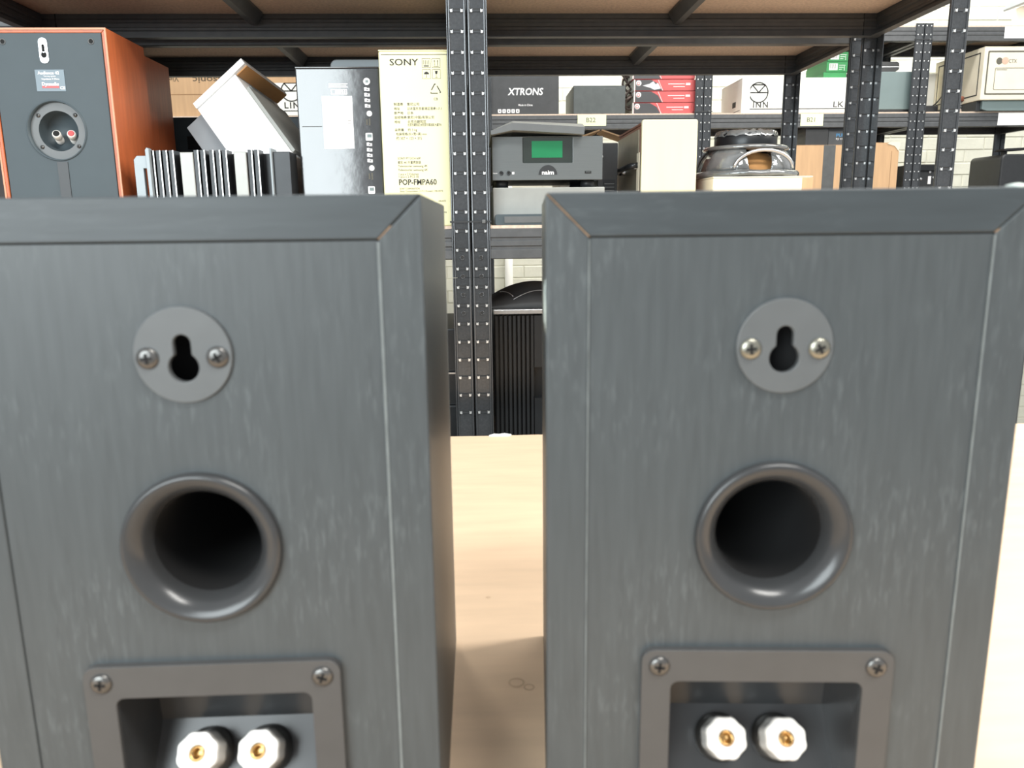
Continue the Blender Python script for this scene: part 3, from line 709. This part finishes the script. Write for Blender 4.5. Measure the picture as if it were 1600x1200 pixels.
# bent lid on the player
t = thing('bent_lid', 'light grey bent metal lid lying on the player with green display', 'lid', (.10, 1.302, .4525))
def lidpts(z): return z
low = [(-.0745, .0005), (-.0395, .0075), (.0740, .0005)]
mid = [(-.0750, .0065), (-.0400, .0185), (.0745, .0115)]
top_ = [(-.0735, .0085), (-.0395, .0235), (.0740, .0185)]
b = nb()
A = [b.verts.new((x, 0, z)) for x, z in low]; B = [b.verts.new((x, 0, z)) for x, z in mid]; Cc = [b.verts.new((x, .020, z)) for x, z in top_]; Dd = [b.verts.new((x, .23, z)) for x, z in top_]; Ee = [b.verts.new((x, .23, z)) for x, z in low]
loops = [A, B, Cc, Dd, Ee]
for P_, Q_ in zip(loops, loops[1:] + loops[:1]):
    for i in range(2):
        f = b.faces.new((P_[i], P_[i+1], Q_[i+1], Q_[i])); f.material_index = 1 if (P_ is A) else 0
for i in (0, 2): b.faces.new([l[i] for l in loops])
obj('lid', b, [dev_light, matt_grey], t)
for x in (-.06, .06): obj('lid_lip', bx(nb(), x-.004, x+.004, .10, .108, -.0004, .004), matt_grey, t)

# dark unit and open flaps beside the player
t = thing('dark_unit', 'black hi-fi unit standing between the player and the veneered box', 'hi-fi unit', (.240, 1.46, S))
obj('case', bx(nb(), -.020, .016, 0, .13, 0, .142), black_paint, t, .0012)
obj('spec_plate', bx(nb(), -.010, .012, -.0012, 0, .04, .078), black_metal, t)
for k in range(5): obj('spec_line', bx(nb(), -.008, .010, -.0016, -.001, .046+k*.006, .0475+k*.006), matt_grey, t)
b = nb(); lathe(b, [(.002, 0), (.002, -.0015), (.001, -.002)], (-.012, 0, .118), 'y', 10, cap1=True); obj('screw', b, silver, t)
t = thing('open_carton', 'white topped carton with brown flaps raised behind the dark unit', 'carton', (.24, 1.585, .0))
t.location = (.255, 1.655+.075, S)
obj('body', bx(nb(), -.085, .085, -.075, .075, 0, .155), carton_wh, t, .002)
for s in (-1, 1):
    b = nb(); prism(b, [(s*.002, .184), (s*.003, .1865), (s*.086, .159), (s*.085, .156)], -.074, .0, 'y'); obj('flap', b, carton, t)

# veneered box with side handle
t = thing('veneered_box', 'pale veneered wooden box with metal side panel and carrying handle', 'wooden box', (.326, 1.362, S))
hw = .047
b = nb(); prism(b, rrect(-hw, hw, 0, .170, .004), 0, .010, 'y'); obj('front_panel', b, pale_wood, t, .0015)
b = nb(); prism(b, rrect(-hw+.001, hw-.001, 0, .169, .003), .010, .012, 'y'); obj('edge_band', b, carton, t)
obj('body', bx(nb(), -hw+.002, hw-.002, .012, .225, 0, .163), redwood, t, .0015)
obj('side_plate', bx(nb(), -hw-.0005, -hw+.002, .030, .224, .004, .157), khaki, t)
obj('side_strip', bx(nb(), -hw-.0015, -hw-.0004, .013, .034, .055, .118), carton_cream, t)
for k in range(4): obj('side_mark', bx(nb(), -hw-.0012, -hw-.0004, .018, .026, .008+k*.011, .0125+k*.011), black_paint, t)
hd = obj('handle', tube(nb(), [(-hw-.001, .026, .098), (-hw-.012, .030, .097), (-hw-.016, .050, .096), (-hw-.016, .130, .094), (-hw-.012, .150, .093), (-hw-.001, .156, .092)], .0052, 10), black_metal, t)
for yy, zz in ((.030, .097), (.150, .093)):
    b = nb(); lathe(b, [(.006, -hw), (.006, -hw-.006), (.0045, -hw-.008)], (0, yy, zz), 'x', 16, cap1=True); obj('handle_mount', b, silver, hd)
obj('top_board', bx(nb(), -hw+.001, hw-.001, .013, .226, .163, .167), redwood, t, .001)

# carton with wrapped loudspeaker driver
t, fy, a, h_ = carton_box('cream_carton', 'cream carton under the film wrapped loudspeaker driver', 'carton', .394, .563, 1.335, 1.52, S, .3865, carton_cream)
obj('corner_tape', bx(nb(), a-.018, a+.0004, fy-.0003, fy, .002, .072), carton, t)
obj('print_mark', bx(nb(), -.005, .022, fy-.0003, fy, .0475, .0487), ink, t); obj('print_mark', bx(nb(), .021, .0222, fy-.0003, fy, .038, .0487), ink, t)
t = thing('speaker_driver', 'loudspeaker driver wrapped in shiny film lying face down on cream carton', 'speaker driver', (.478, 1.432, .387))
b = nb(); lathe(b, [(.001, .001), (.090, .001), (.094, .003), (.094, .008), (.090, .0115), (.078, .013), (.075, .011)], axis='z', n=48)
for v in b.verts: v.co.z += .0008*math.sin(9*math.atan2(v.co.y, v.co.x)); v.co.x *= 1+.012*math.sin(5*math.atan2(v.co.y, v.co.x))
obj('rim', b, wrap, t, smooth=True)
b = nb(); lathe(b, [(.072, .011), (.060, .022), (.046, .036), (.040, .042)], axis='z', n=40); obj('cone', b, brown_film, t, smooth=True)
for k in range(4):
    a0 = PI/4 + k*PI/2
    b = nb(); pts = []
    for s in range(9):
        f = s/8; ang = a0
        r_ = .084 - .030*f**1.6; z_ = .011 + .040*math.sin(f*PI/2)
        pts.append((r_, z_, .022*(1-f)+.026))
    rings = []
    for r_, z_, hwid in pts:
        ring = []
        for q in range(5):
            aa = ang + (q-2)/2*hwid/r_
            ring.append(b.verts.new((r_*math.cos(aa), r_*math.sin(aa), z_)))
        rings.append(ring)
    for A, B in zip(rings, rings[1:]):
        for q in range(4): f = b.faces.new((A[q], A[q+1], B[q+1], B[q])); f.smooth = True
    obj('basket_arm', b, wrap, t, solid=.002)
b = nb(); lathe(b, [(.040, .046), (.072, .048), (.074, .051), (.070, .0545), (.058, .056)], axis='z', n=40); obj('top_plate', b, wrap, t, smooth=True)
b = nb(); lathe(b, [(.0535, .054), (.054, .057), (.0535, .074), (.050, .0785), (.030, .0800), (.001, .0800)], axis='z', n=40)
for v in b.verts: v.co.z += .0012*math.sin(7*math.atan2(v.co.y, v.co.x)) if v.co.z > .07 else 0
obj('magnet', b, black_metal, t, smooth=False)
b = nb(); lathe(b, [(.0545, .071), (.0520, .0795), (.044, .0815), (.036, .0805)], axis='z', n=60)
for v in b.verts: v.co += Vector((random.uniform(-.001, .001), random.uniform(-.001, .001), random.uniform(-.0016, .0016)))
obj('film_edge', b, wrap, t)
b = nb()
pts = [(.040*math.cos(a_), -.074-.004*math.sin(a_), .014+.030*math.sin(a_)) for a_ in [PI*k/14 for k in range(15)]]
obj('film_fold', tube(b, [(x*1.25+.008, y, z) for x, y, z in pts], .0032, 8), silver, t)
for sx, sy in ((.030, -.082), (.026, -.084)):
    b = nb(); lathe(b, [(.0035, 0), (.0035, .008), (.002, .010)], (sx, sy+.012, .012), 'z', 10, cap1=True); obj('terminal_tag', b, silver, t)

# amplifier with fins standing on the lower shelf and soft bag on it
Z2 = -.08
t = thing('upright_amplifier', 'black amplifier with tall vertical fins on the lower shelf right of the double upright', 'amplifier', (.026, 1.34, Z2))
obj('body', bx(nb(), 0, .20, .016, .22, 0, .243), black_metal, t, .001)
fb = nb(); bx(fb, -.0022, .0022, 0, .018, 0, .240)
fm2 = bpy.data.meshes.new('fin'); fb.to_mesh(fm2); fb.free(); fm2.materials.append(black_metal)
for k in range(26):
    if 9 <= k <= 10: continue
    o = obj('fin', fm2, None, t); o.location = (.0045+k*.0076, 0, 0)
obj('top_plate', bx(nb(), -.001, .201, -.003, .22, .243, .251), silver, t, .001)
obj('fin_stub', bx(nb(), .069, .084, 0, .018, .15, .240), black_metal, t); obj('fin_stub', bx(nb(), .069, .084, 0, .018, 0, .095), black_metal, t)
t = thing('black_bag', 'soft black bag with pale seams lying on the finned black amplifier', 'bag', (.085, 1.43, .1715))
b = nb(); N = 20
gv = [[None]*(N+1) for _ in range(N+1)]
for i in range(N+1):
    for j in range(N+1):
        u, v = i/N*2-1, j/N*2-1
        hgt = .036*max(0, 1-abs(u)**2.6)*max(0, 1-abs(v)**2.6) + .004*math.sin(3*u+1)*(1-u*u)*(1-v*v)
        gv[i][j] = b.verts.new((u*.088+.01, v*.075, hgt))
for i in range(N):
    for j in range(N):
        f = b.faces.new((gv[i][j], gv[i+1][j], gv[i+1][j+1], gv[i][j+1])); f.smooth = True
obj('bag_body', b, black_soft, t, solid=.002)
def bagz(x, y):
    u, v = (x-.01)/.088, y/.075
    return .036*max(0, 1-abs(u)**2.6)*max(0, 1-abs(v)**2.6) + .004*math.sin(3*u+1)*(1-u*u)*(1-v*v) + .0012
obj('seam', tube(nb(), [(-.046+.022*k/10, -.020-.036*k/10, bagz(-.046+.022*k/10, -.020-.036*k/10)) for k in range(11)], .0006, 6), silver, t)
obj('seam', tube(nb(), [(-.024+.10*k/14, -.062+.014*math.sin(k/14*PI), bagz(-.024+.10*k/14, -.062+.014*math.sin(k/14*PI))) for k in range(15)], .0006, 6), silver, t)
# stacked units left of the double upright on the lower shelf
zb = Z2
for k, (hh, nm) in enumerate(((.085, 'lowest black unit of the stack behind the left speaker'), (.060, 'middle black unit with silver strip, stacked behind the left speaker'), (.075, 'topmost black unit of the stack behind the left speaker'))):
    t = thing('stacked_unit', nm, 'hi-fi unit', (-.19, 1.34, zb), 0, 'stacked black units on the lower shelf')
    obj('case', bx(nb(), -.15, .148, .004, .24, 0, hh-.001), black_paint, t, .0015)
    obj('fascia', bx(nb(), -.15, .148, 0, .004, .004, hh-.004), black_metal, t)
    if k == 1: obj('trim_strip', bx(nb(), -.15, .148, -.001, .004, hh-.004, hh-.0015), silver, t)
    for x in (-.1, -.06, .09): b = nb(); lathe(b, [(.007, 0), (.007, -.008), (.006, -.009)], (x, 0, hh*.5), 'y', 16, cap1=True); obj('knob', b, matt_grey, t)
    zb += hh
t = thing('lower_case', 'black equipment case on the lower shelf beyond the right speaker', 'case', (.62, 1.36, Z2))
obj('body', bx(nb(), -.10, .12, 0, .2, 0, .15), black_paint, t, .003)
for s in (-1, 1): obj('latch', bx(nb(), .01+s*.06-.012, .01+s*.06+.012, -.006, 0, .085, .11), silver, t, .001)
obj('cable', tube(nb(), [(.09+.03*math.cos(k*.5), -.01-.004*k/5, .13+.02*math.sin(k*.5)) for k in range(14)], .002, 6), black_metal, t)

# ------------------------------------------------------------------ things on the far racks
S3 = .700
# upside-down brown carton
t, fy, a, h_ = carton_box('brown_carton', 'brown carton with upside-down lettering on the far shelf behind the wooden speakers', 'carton', -1.23, -.72, 3.02, 3.28, S3, .905, carton)
text('Panasonic', t, mat('brown_ink', (96, 82, 62), .7), .055, .126, fy-.0003, .030, .165, rot=PI, bold=.0004)
text('Viera', t, mat('brown_ink', (96, 82, 62), .7), -.105, .128, fy-.0003, .022, .055, rot=PI)
obj('flap_seam', bx(nb(), -a, a, fy-.0012, fy, .0745, .0775), carton_dk, t)
obj('lower_panel', bx(nb(), -a+.001, a-.001, fy-.0022, fy, 0, .074), carton, t)
text('Panasonic', t, mat('faint_ink', (170, 136, 100), .7), .02, .045, fy-.0026, .018, .08, rot=PI)
# cream logo carton
t, fy, a, h_ = carton_box('logo_carton', 'off-white carton with circle and triangle logo behind the tilted white case', 'carton', -.745, -.42, 3.005, 3.27, S3, .832, carton_wh)
obj('tape_edge', bx(nb(), -a, a, fy-.0006, fy, h_-.020, h_), carton, t)
tube_logo(t, -.072+(-.0), .084, fy-.0004, .037, ink)
text('LINN', t, ink, -.058, .034, fy-.0003, .030, .082, bold=.0006, spacing=1.25)
obj('print_line', bx(nb(), -.102, .05, fy-.0003, fy, .0145, .0176), ink, t)
# black product box
t, fy, a, h_ = carton_box('black_product_box', 'matt black product box with white lettering on the far shelf above the player', 'box', .040, .309, 3.02, 3.25, S3, .853, mat('matt_black_card', (58, 60, 62), .5), bevel=.001)
text('XTRONS', t, ink_white, .012, .079, fy-.0003, .034, .130, bold=.0007, shear=.15)
text('Made in China', t, ink_white, .012, .0335, fy-.0003, .0105, .052)
for k in range(5):
    o = obj('icon', prism(nb(), rrect(-.089+k*.0165, -.0765+k*.0165, .0065, .0195, .002, 2), fy-.0004, fy, 'y'), ink_white, t)
    obj('icon_mark', bx(nb(), -.0852+k*.0165, -.0805+k*.0165, fy-.0006, fy-.0003, .0105+.001*(k % 2), .0150), grey_print, t)
# dark grey box
t, fy, a, h_ = carton_box('grey_box', 'plain dark grey box between the lettered black box and the red boxes', 'box', .362, .552, 3.01, 3.27, S3, .798, mat('dark_grey_card', (74, 80, 80), .45), bevel=.0015)
obj('print_line', bx(nb(), .015, .060, fy-.0003, fy, h_-.010, h_-.008), matt_grey, t)
# cable tangle
t = thing('cable_bundle', 'tangled brown cables between the dark grey box and the red boxes', 'cables', (.588, 3.14, S3))
for k in range(9):
    pts = []
    for s in range(26):
        q = s/25*2*PI*1.0; R_ = .028+.012*random.random()*.3
        pts.append((-.004+R_*math.cos(q+k)*(.9), -.10+.010*k+.012*math.sin(2*q+k), .020+.0185*k*.75+.032*math.sin(q+k*1.7)*(.7+.05*k) + .02))
    obj('cable_loop', tube(nb(), pts, .0042, 7), cable_m, t)
# red boxes
for k in range(4):
    dx = (.0, .004, .004, -.002)[k]
    z0 = S3 + k*.0405
    nm = ('lowest of four red and grey boxes stacked on the far shelf', 'second lowest of four red and grey boxes stacked on the far shelf', 'red and grey box with silver picture, third up the far stack', 'topmost of four red and grey boxes stacked on the far shelf')[k]
    t, fy, a, h_ = carton_box('red_box', nm, 'box', .582+dx, .812+dx, 3.02, 3.24, z0, z0+.040, red_print, bevel=.0008, seam=False, group='red boxes on the far shelf')
    Y_ = fy-.0004
    obj('grey_panel', prism(nb(), [(-a+.004, .001), (-.012, .001), (-.026, .024), (-.052, .038), (-a+.004, .038)], Y_, fy, 'y'), grey_print, t)
    obj('white_stripe', prism(nb(), [(-.010, .001), (-.0085, .001), (-.026, .038), (-.0275, .038)], Y_, fy, 'y'), ink_white, t)
    b = nb(); lathe(b, [(.010, fy), (.010, Y_-.0002), (.0002, Y_-.0002)], (-a+.016, 0, .026), 'y', 20); obj('round_logo', b, ink_white, t)
    b = nb(); lathe(b, [(.006, Y_-.0004), (.0035, Y_-.0004)], (-a+.016, 0, .026), 'y', 16); obj('logo_mark', b, red_print, t)
    obj('print_line', bx(nb(), .010, .072, Y_, fy, .0225, .0245), ink_white, t); obj('print_line', bx(nb(), .030, .072, Y_, fy, .0135, .0150), ink_white, t)
    obj('print_block', bx(nb(), .076, .092, Y_, fy, .0195, .0265), ink_white, t)
    if k == 2: obj('picture', prism(nb(), [(-.085, .018), (-.060, .024), (-.045, .033), (-.036, .022), (-.028, .028), (-.016, .008), (-.040, .003), (-.055, .010)], Y_-.0003, fy, 'y'), silver, t)
    obj('spine', bx(nb(), -a-.0004, -a+.003, fy-.0003, fy+.2, .001, .039), carton_wh, t)
# long white logo carton
t, fy, a, h_ = carton_box('long_carton', 'long white carton with circle logo under the green boxes on the far shelf', 'carton', .986, 1.385, 3.02, 3.27, S3, .824, carton_wh)
L = lambda x: x-1.1855
tube_logo(t, L(1.049), .073, fy-.0004, .037, ink)
obj('print_patch', bx(nb(), L(1.005), L(1.0165), fy-.0008, fy-.0002, .004, .115), carton_wh, t)
text('INN', t, ink, L(1.058), .029, fy-.0003, .030, .056, bold=.0006, spacing=1.25)
obj('print_line', bx(nb(), L(1.018), a, fy-.0003, fy, .0135, .0168), ink, t)
text('LK', t, ink, L(1.351), .029, fy-.0003, .030, .040, bold=.0003)
obj('side_print', bx(nb(), -a-.0003, -a, -.11, .05, .012, .014), ink, t); obj('side_print', bx(nb(), -a-.0003, -a, -.06, -.02, .03, .05), ink, t)
# green boxes
for k, (dx, hh) in enumerate(((-.010, .027), (0, .037), (.003, .034))):
    z0 = .8245 + (0, .027, .064)[k]
    nm = ('lowest green box of the stack on the long white carton', 'middle green box with barcode sticker on the long white carton', 'topmost green box of the stack on the long white carton')[k]
    t, fy, a, h_ = carton_box('green_box', nm, 'box', 1.315+dx, 1.397+dx*.5, 3.06, 3.25, z0, z0+hh, green_print, bevel=.0008, seam=False, group='green boxes on the far shelf')
    if k:
        obj('barcode_sticker', bx(nb(), -a+.010, -a+.042, fy-.0004, fy, .006, .029), paper_white, t)
        for q in range(6): obj('barcode_line', bx(nb(), -a+.013+q*.004, -a+.0145+q*.004, fy-.0006, fy-.0003, .010, .027), ink_grey, t)
        for q in range(3): obj('print_line', bx(nb(), .006, .030-.006*q, fy-.0004, fy, .022-q*.007, .0235-q*.007), ink_white, t)
        obj('print_mark', bx(nb(), .026, .0275, fy-.0004, fy, .004, .020), ink_white, t)
    obj('lid_edge', bx(nb(), -a-.0005, a+.0005, fy-.0005, fy+.185, hh-.004, hh-.0015), green_print, t)
# blue-grey case with black tray
t = thing('blue_grey_case', 'plain blue-grey case under the black glossy tray on the far shelf', 'case', (1.533, 3.03, S3))
obj('shell', prism(nb(), rrect(-.098, .098, .012, .146, .007), 0, .23, 'y'), blue_grey, t, .002)
obj('base', bx(nb(), -.096, .096, .002, .228, 0, .014), black_paint, t, .002)
t = thing('black_tray', 'glossy black tray lying on the blue-grey case', 'tray', (1.52, 3.05, .8465))
b = nb(); prism(b, [(-.07, 0), (.050, 0), (.066, .010), (.068, .018), (-.07, .018)], 0, .2, 'y'); obj('lower_shell', b, satin_black, t, .001)
b = nb(); prism(b, [(-.07, .0215), (.068, .0215), (.066, .034), (.058, .038), (-.07, .040)], 0, .2, 'y'); obj('upper_shell', b, satin_black, t, .002)
obj('trim', bx(nb(), -.07, .0685, -.001, .2, .018, .0215), silver, t)
# white panel, can, leads between upright and framed carton
t = thing('white_card', 'white card sheet leaning behind the double upright beside the framed carton', 'card', (1.79, 3.245, S3))
obj('sheet', bx(nb(), -.045, .055, 0, .02, 0, .175), carton_wh, t, .002); obj('panel_edge', bx(nb(), .05, .056, -.002, .021, 0, .176), carton_cream, t)
t = thing('black_adapter', 'black power adapter with wire leads beside the small tin', 'adapter', (1.735, 3.10, S3))
obj('body', bx(nb(), -.03, .045, 0, .05, 0, .035), black_paint, t, .004)
for k in range(2): obj('lead', tube(nb(), [(.02+.05*f/8, .01+.006*k, .033+.055*(f/8)**(1.6+k*.6)) for f in range(9)], .0016, 6), black_soft, t)
t = thing('small_tin', 'small silver tin with brown lid beside the front upright on the right', 'tin', (1.806, 3.04, S3))
b = nb(); lathe(b, [(.026, 0), (.026, .038)], axis='z', n=28, cap0=True, cap1=True); obj('tin', b, silver, t)
b = nb(); lathe(b, [(.027, .038), (.030, .040), (.030, .054), (.026, .057), (.001, .058)], axis='z', n=28); obj('lid', b, redwood, t)
for zz in (.012, .022): b = nb(); lathe(b, [(.0264, zz), (.0264, zz+.004)], axis='z', n=28); obj('band', b, black_paint, t)
# grey unit under framed carton
t = thing('grey_unit', 'flat blue-grey unit under the framed cream carton', 'hi-fi unit', (1.985, 2.995, S3))
obj('case', bx(nb(), -.12, .125, .004, .28, 0, .036), black_paint, t, .001)
obj('fascia', prism(nb(), [(-.085, 0), (-.105, .006), (-.105, .036), (.125, .036), (.125, 0)], -.008, .004, 'y'), blue_grey, t, .001)
t, fy, a, h_ = carton_box('framed_carton', 'cream carton with printed frame on the far right shelf', 'carton', 1.862, 2.105, 2.975, 3.29, .7365, .921, carton_cream)
def frame(parent, pts_out, wd, y0, y1, m, nm='printed_frame'):
    x0, x1, z0, z1 = pts_out
    obj(nm, plate(nb(), rrect(x0, x1, z0, z1, .004, 2), [rrect(x0+wd, x1-wd, z0+wd, z1-wd, .003, 2)], y0, y1), m, parent)
frame(t, (-a+.013, a-.013, .018, h_-.014), .0055, fy-.0004, fy, ink_grey)
frame(t, (-a+.045, a-.03, .035, .112), .0020, fy-.0004, fy, ink_grey)
obj('print_line', bx(nb(), -a+.050, -a+.09, fy-.0004, fy, .104, .106), ink_grey, t)
b = nb(); prism(b, circ(-a+.058, .135, .012, 16), fy-.0004, fy, 'y'); obj('print_dot', b, ink_grey, t)
b = nb(); prism(b, circ(-a+.080, .136, .013, 16), fy-.0006, fy, 'y'); obj('print_dot', b, mat('faded_pink_ink', (200, 170, 150), .7), t)
text('CTX', t, ink_grey, -a+.108, .134, fy-.0003, .018, .03)
q = nb()
for (y0, y1, z0, z1) in ((-.135, .135, .018, .0225), (-.135, .135, h_-.020, h_-.0155), (-.135, -.130, .018, h_-.016), (.130, .135, .018, h_-.016)): bx(q, -a-.0005, -a, y0, y1, z0, z1)
obj('side_frame', q, ink, t)
obj('torn_tape', bx(nb(), -.03, a, -.02, .03, h_+.0005, h_+.0022), carton, t)

# lower far shelf
S4 = .312
t, fy, a, h_ = carton_box('taped_carton', 'brown carton with dark vertical tape strip on the lower far shelf', 'carton', 1.165, 1.397, 3.0, 3.25, S4, .583, carton)
obj('tape_strip', bx(nb(), .018, .063, fy-.0005, fy, 0, h_), mat('dark_tape', (84, 86, 86), .35), t)
obj('crease', bx(nb(), .086, .088, fy-.0008, fy, 0, h_), carton_cream, t)
t, fy, a, h_ = carton_box('black_box', 'black box with blue and white lettering on the taped carton', 'box', 1.327, 1.424, 3.03, 3.22, .5845, .652, mat('charcoal_card', (72, 76, 80), .5), bevel=.001, seam=False)
text('PURITY', t, ink_blue, .012, .036, fy-.0003, .016, .065, bold=.0005); text('by connect', t, ink_white, .008, .024, fy-.0003, .010, .055)
obj('lid_edge', bx(nb(), -a-.0005, a+.0005, fy-.0005, fy+.18, .058, .0595), black_paint, t)
t, fy, a, h_ = carton_box('plain_black_box', 'plain black box on the taped carton beside the blue lettered box', 'box', 1.235, 1.322, 3.02, 3.20, .5845, .650, black_paint, bevel=.001, seam=False)
obj('lid_edge', bx(nb(), -a-.0005, a+.0005, fy-.0005, fy+.18, .050, .0515), black_metal, t)
t, fy, a, h_ = carton_box('worn_carton', 'brown carton with torn top corner on the lower far shelf', 'carton', 1.448, 1.584, 3.0, 3.25, S4, .590, carton, rz=.04)
obj('torn_corner', prism(nb(), [(a-.05, h_-.004), (a-.02, h_-.012), (a-.004, h_-.03), (a+.002, h_+.002), (a-.03, h_+.004)], fy-.002, fy+.004, 'y'), carton_cream, t)
text('£', t, ink, -a+.018, .165, fy-.0003, .024)
obj('crease', bx(nb(), a-.030, a-.028, fy-.0004, fy, 0, h_-.03), carton_dk, t)
t, fy, a, h_ = carton_box('charcoal_box', 'charcoal box with white smear on the worn brown carton', 'box', 1.452, 1.512, 3.03, 3.2, .5915, .650, mat('charcoal_card', (72, 76, 80), .5), bevel=.001, seam=False)
obj('white_smear', prism(nb(), [(-.024, .020), (-.012, .022), (-.010, .034), (-.006, .052), (-.014, .040), (-.024, .028)], fy-.0004, fy, 'y'), ink_white, t)
obj('lid_edge', bx(nb(), -a-.0005, a+.0005, fy-.0005, fy+.165, .050, .0515), black_paint, t)
t = thing('meter_unit', 'black unit with small white controls on the lower far shelf by the upright', 'hi-fi unit', (1.765, 3.10, S4))
obj('case', bx(nb(), -.07, .065, 0, .16, 0, .205), black_paint, t, .003); obj('top_bar', bx(nb(), -.07, .065, -.012, 0, .180, .200), black_metal, t, .002)
obj('slider', bx(nb(), -.002, .010, -.003, 0, .130, .160), ink_white, t)
for x, z in ((.020, .155), (-.03, .150), (.004, .176), (.05, .176)): b = nb(); lathe(b, [(.005, 0), (.005, -.004), (.003, -.005)], (x, 0, z), 'y', 12, cap1=True); obj('button', b, silver, t)
t = thing('black_speaker_case', 'black case with rounded corners and top handle at the far right', 'case', (2.075, 3.02, S4))
obj('shell', prism(nb(), rrect(-.075, .085, 0, .235, .018), 0, .2, 'y'), black_paint, t, .006, 3)
obj('handle_stem', bx(nb(), -.036, -.024, .05, .07, .234, .250), black_soft, t); obj('handle', prism(nb(), [(-.055, .249), (-.040, .258), (.05, .262), (.06, .254), (-.03, .249)], .03, .09, 'y'), black_soft, t, .002)
# clutter on the top far shelf
t = thing('white_box', 'white box with lifted grey lid on the top far shelf', 'box', (2.12, 3.02, 1.0005))
obj('body', bx(nb(), -.012, .10, 0, .2, 0, .105), carton_wh, t, .003)
obj('lid', prism(nb(), [(-.062, .098), (-.058, .093), (-.02, .105), (.09, .150), (.09, .170), (-.005, .135), (-.045, .128)], .0, .18, 'y'), grey_case, t)
obj('lid_lining', prism(nb(), [(-.045, .112), (-.018, .150), (.09, .190), (.09, .170), (-.01, .122)], .01, .17, 'y'), carton_wh, t)
b = nb(); lathe(b, [(.006, 0), (.006, -.006), (.004, -.007)], (.012, 0, .015), 'y', 12, cap1=True); obj('screw', b, grey_case, t)

# paper location labels on the far beams
def beam_label(label, x0, x1, z0, z1, s, m, tx=None):
    t = thing('shelf_label', label, 'label', ((x0+x1)/2, 3.0022, z0), 0, 'paper labels on the far shelf beams')
    w_ = (x1-x0)/2
    obj('paper', bx(nb(), -w_, w_, -.0012, -.0006, 0, z1-z0), m, t)
    if s: text(s, t, ink_grey, -.004 if tx is None else tx, (z1-z0)/2, -.0014, .023, bold=.0001)
beam_label('yellow paper label with B22 on the beam below the dark grey box', .376, .481, .657, .6965, 'B22', paper_label)
beam_label('yellow paper label with B21 on the beam below the long white carton', 1.205, 1.290, .652, .6945, 'B21', paper_label, -.002)
beam_label('blank white label on the far right beam below the grey unit', 1.955, 2.13, .650, .6945, None, paper_white)
beam_label('blank white label on the topmost far right beam', 1.945, 2.12, .955, .9945, None, paper_white)
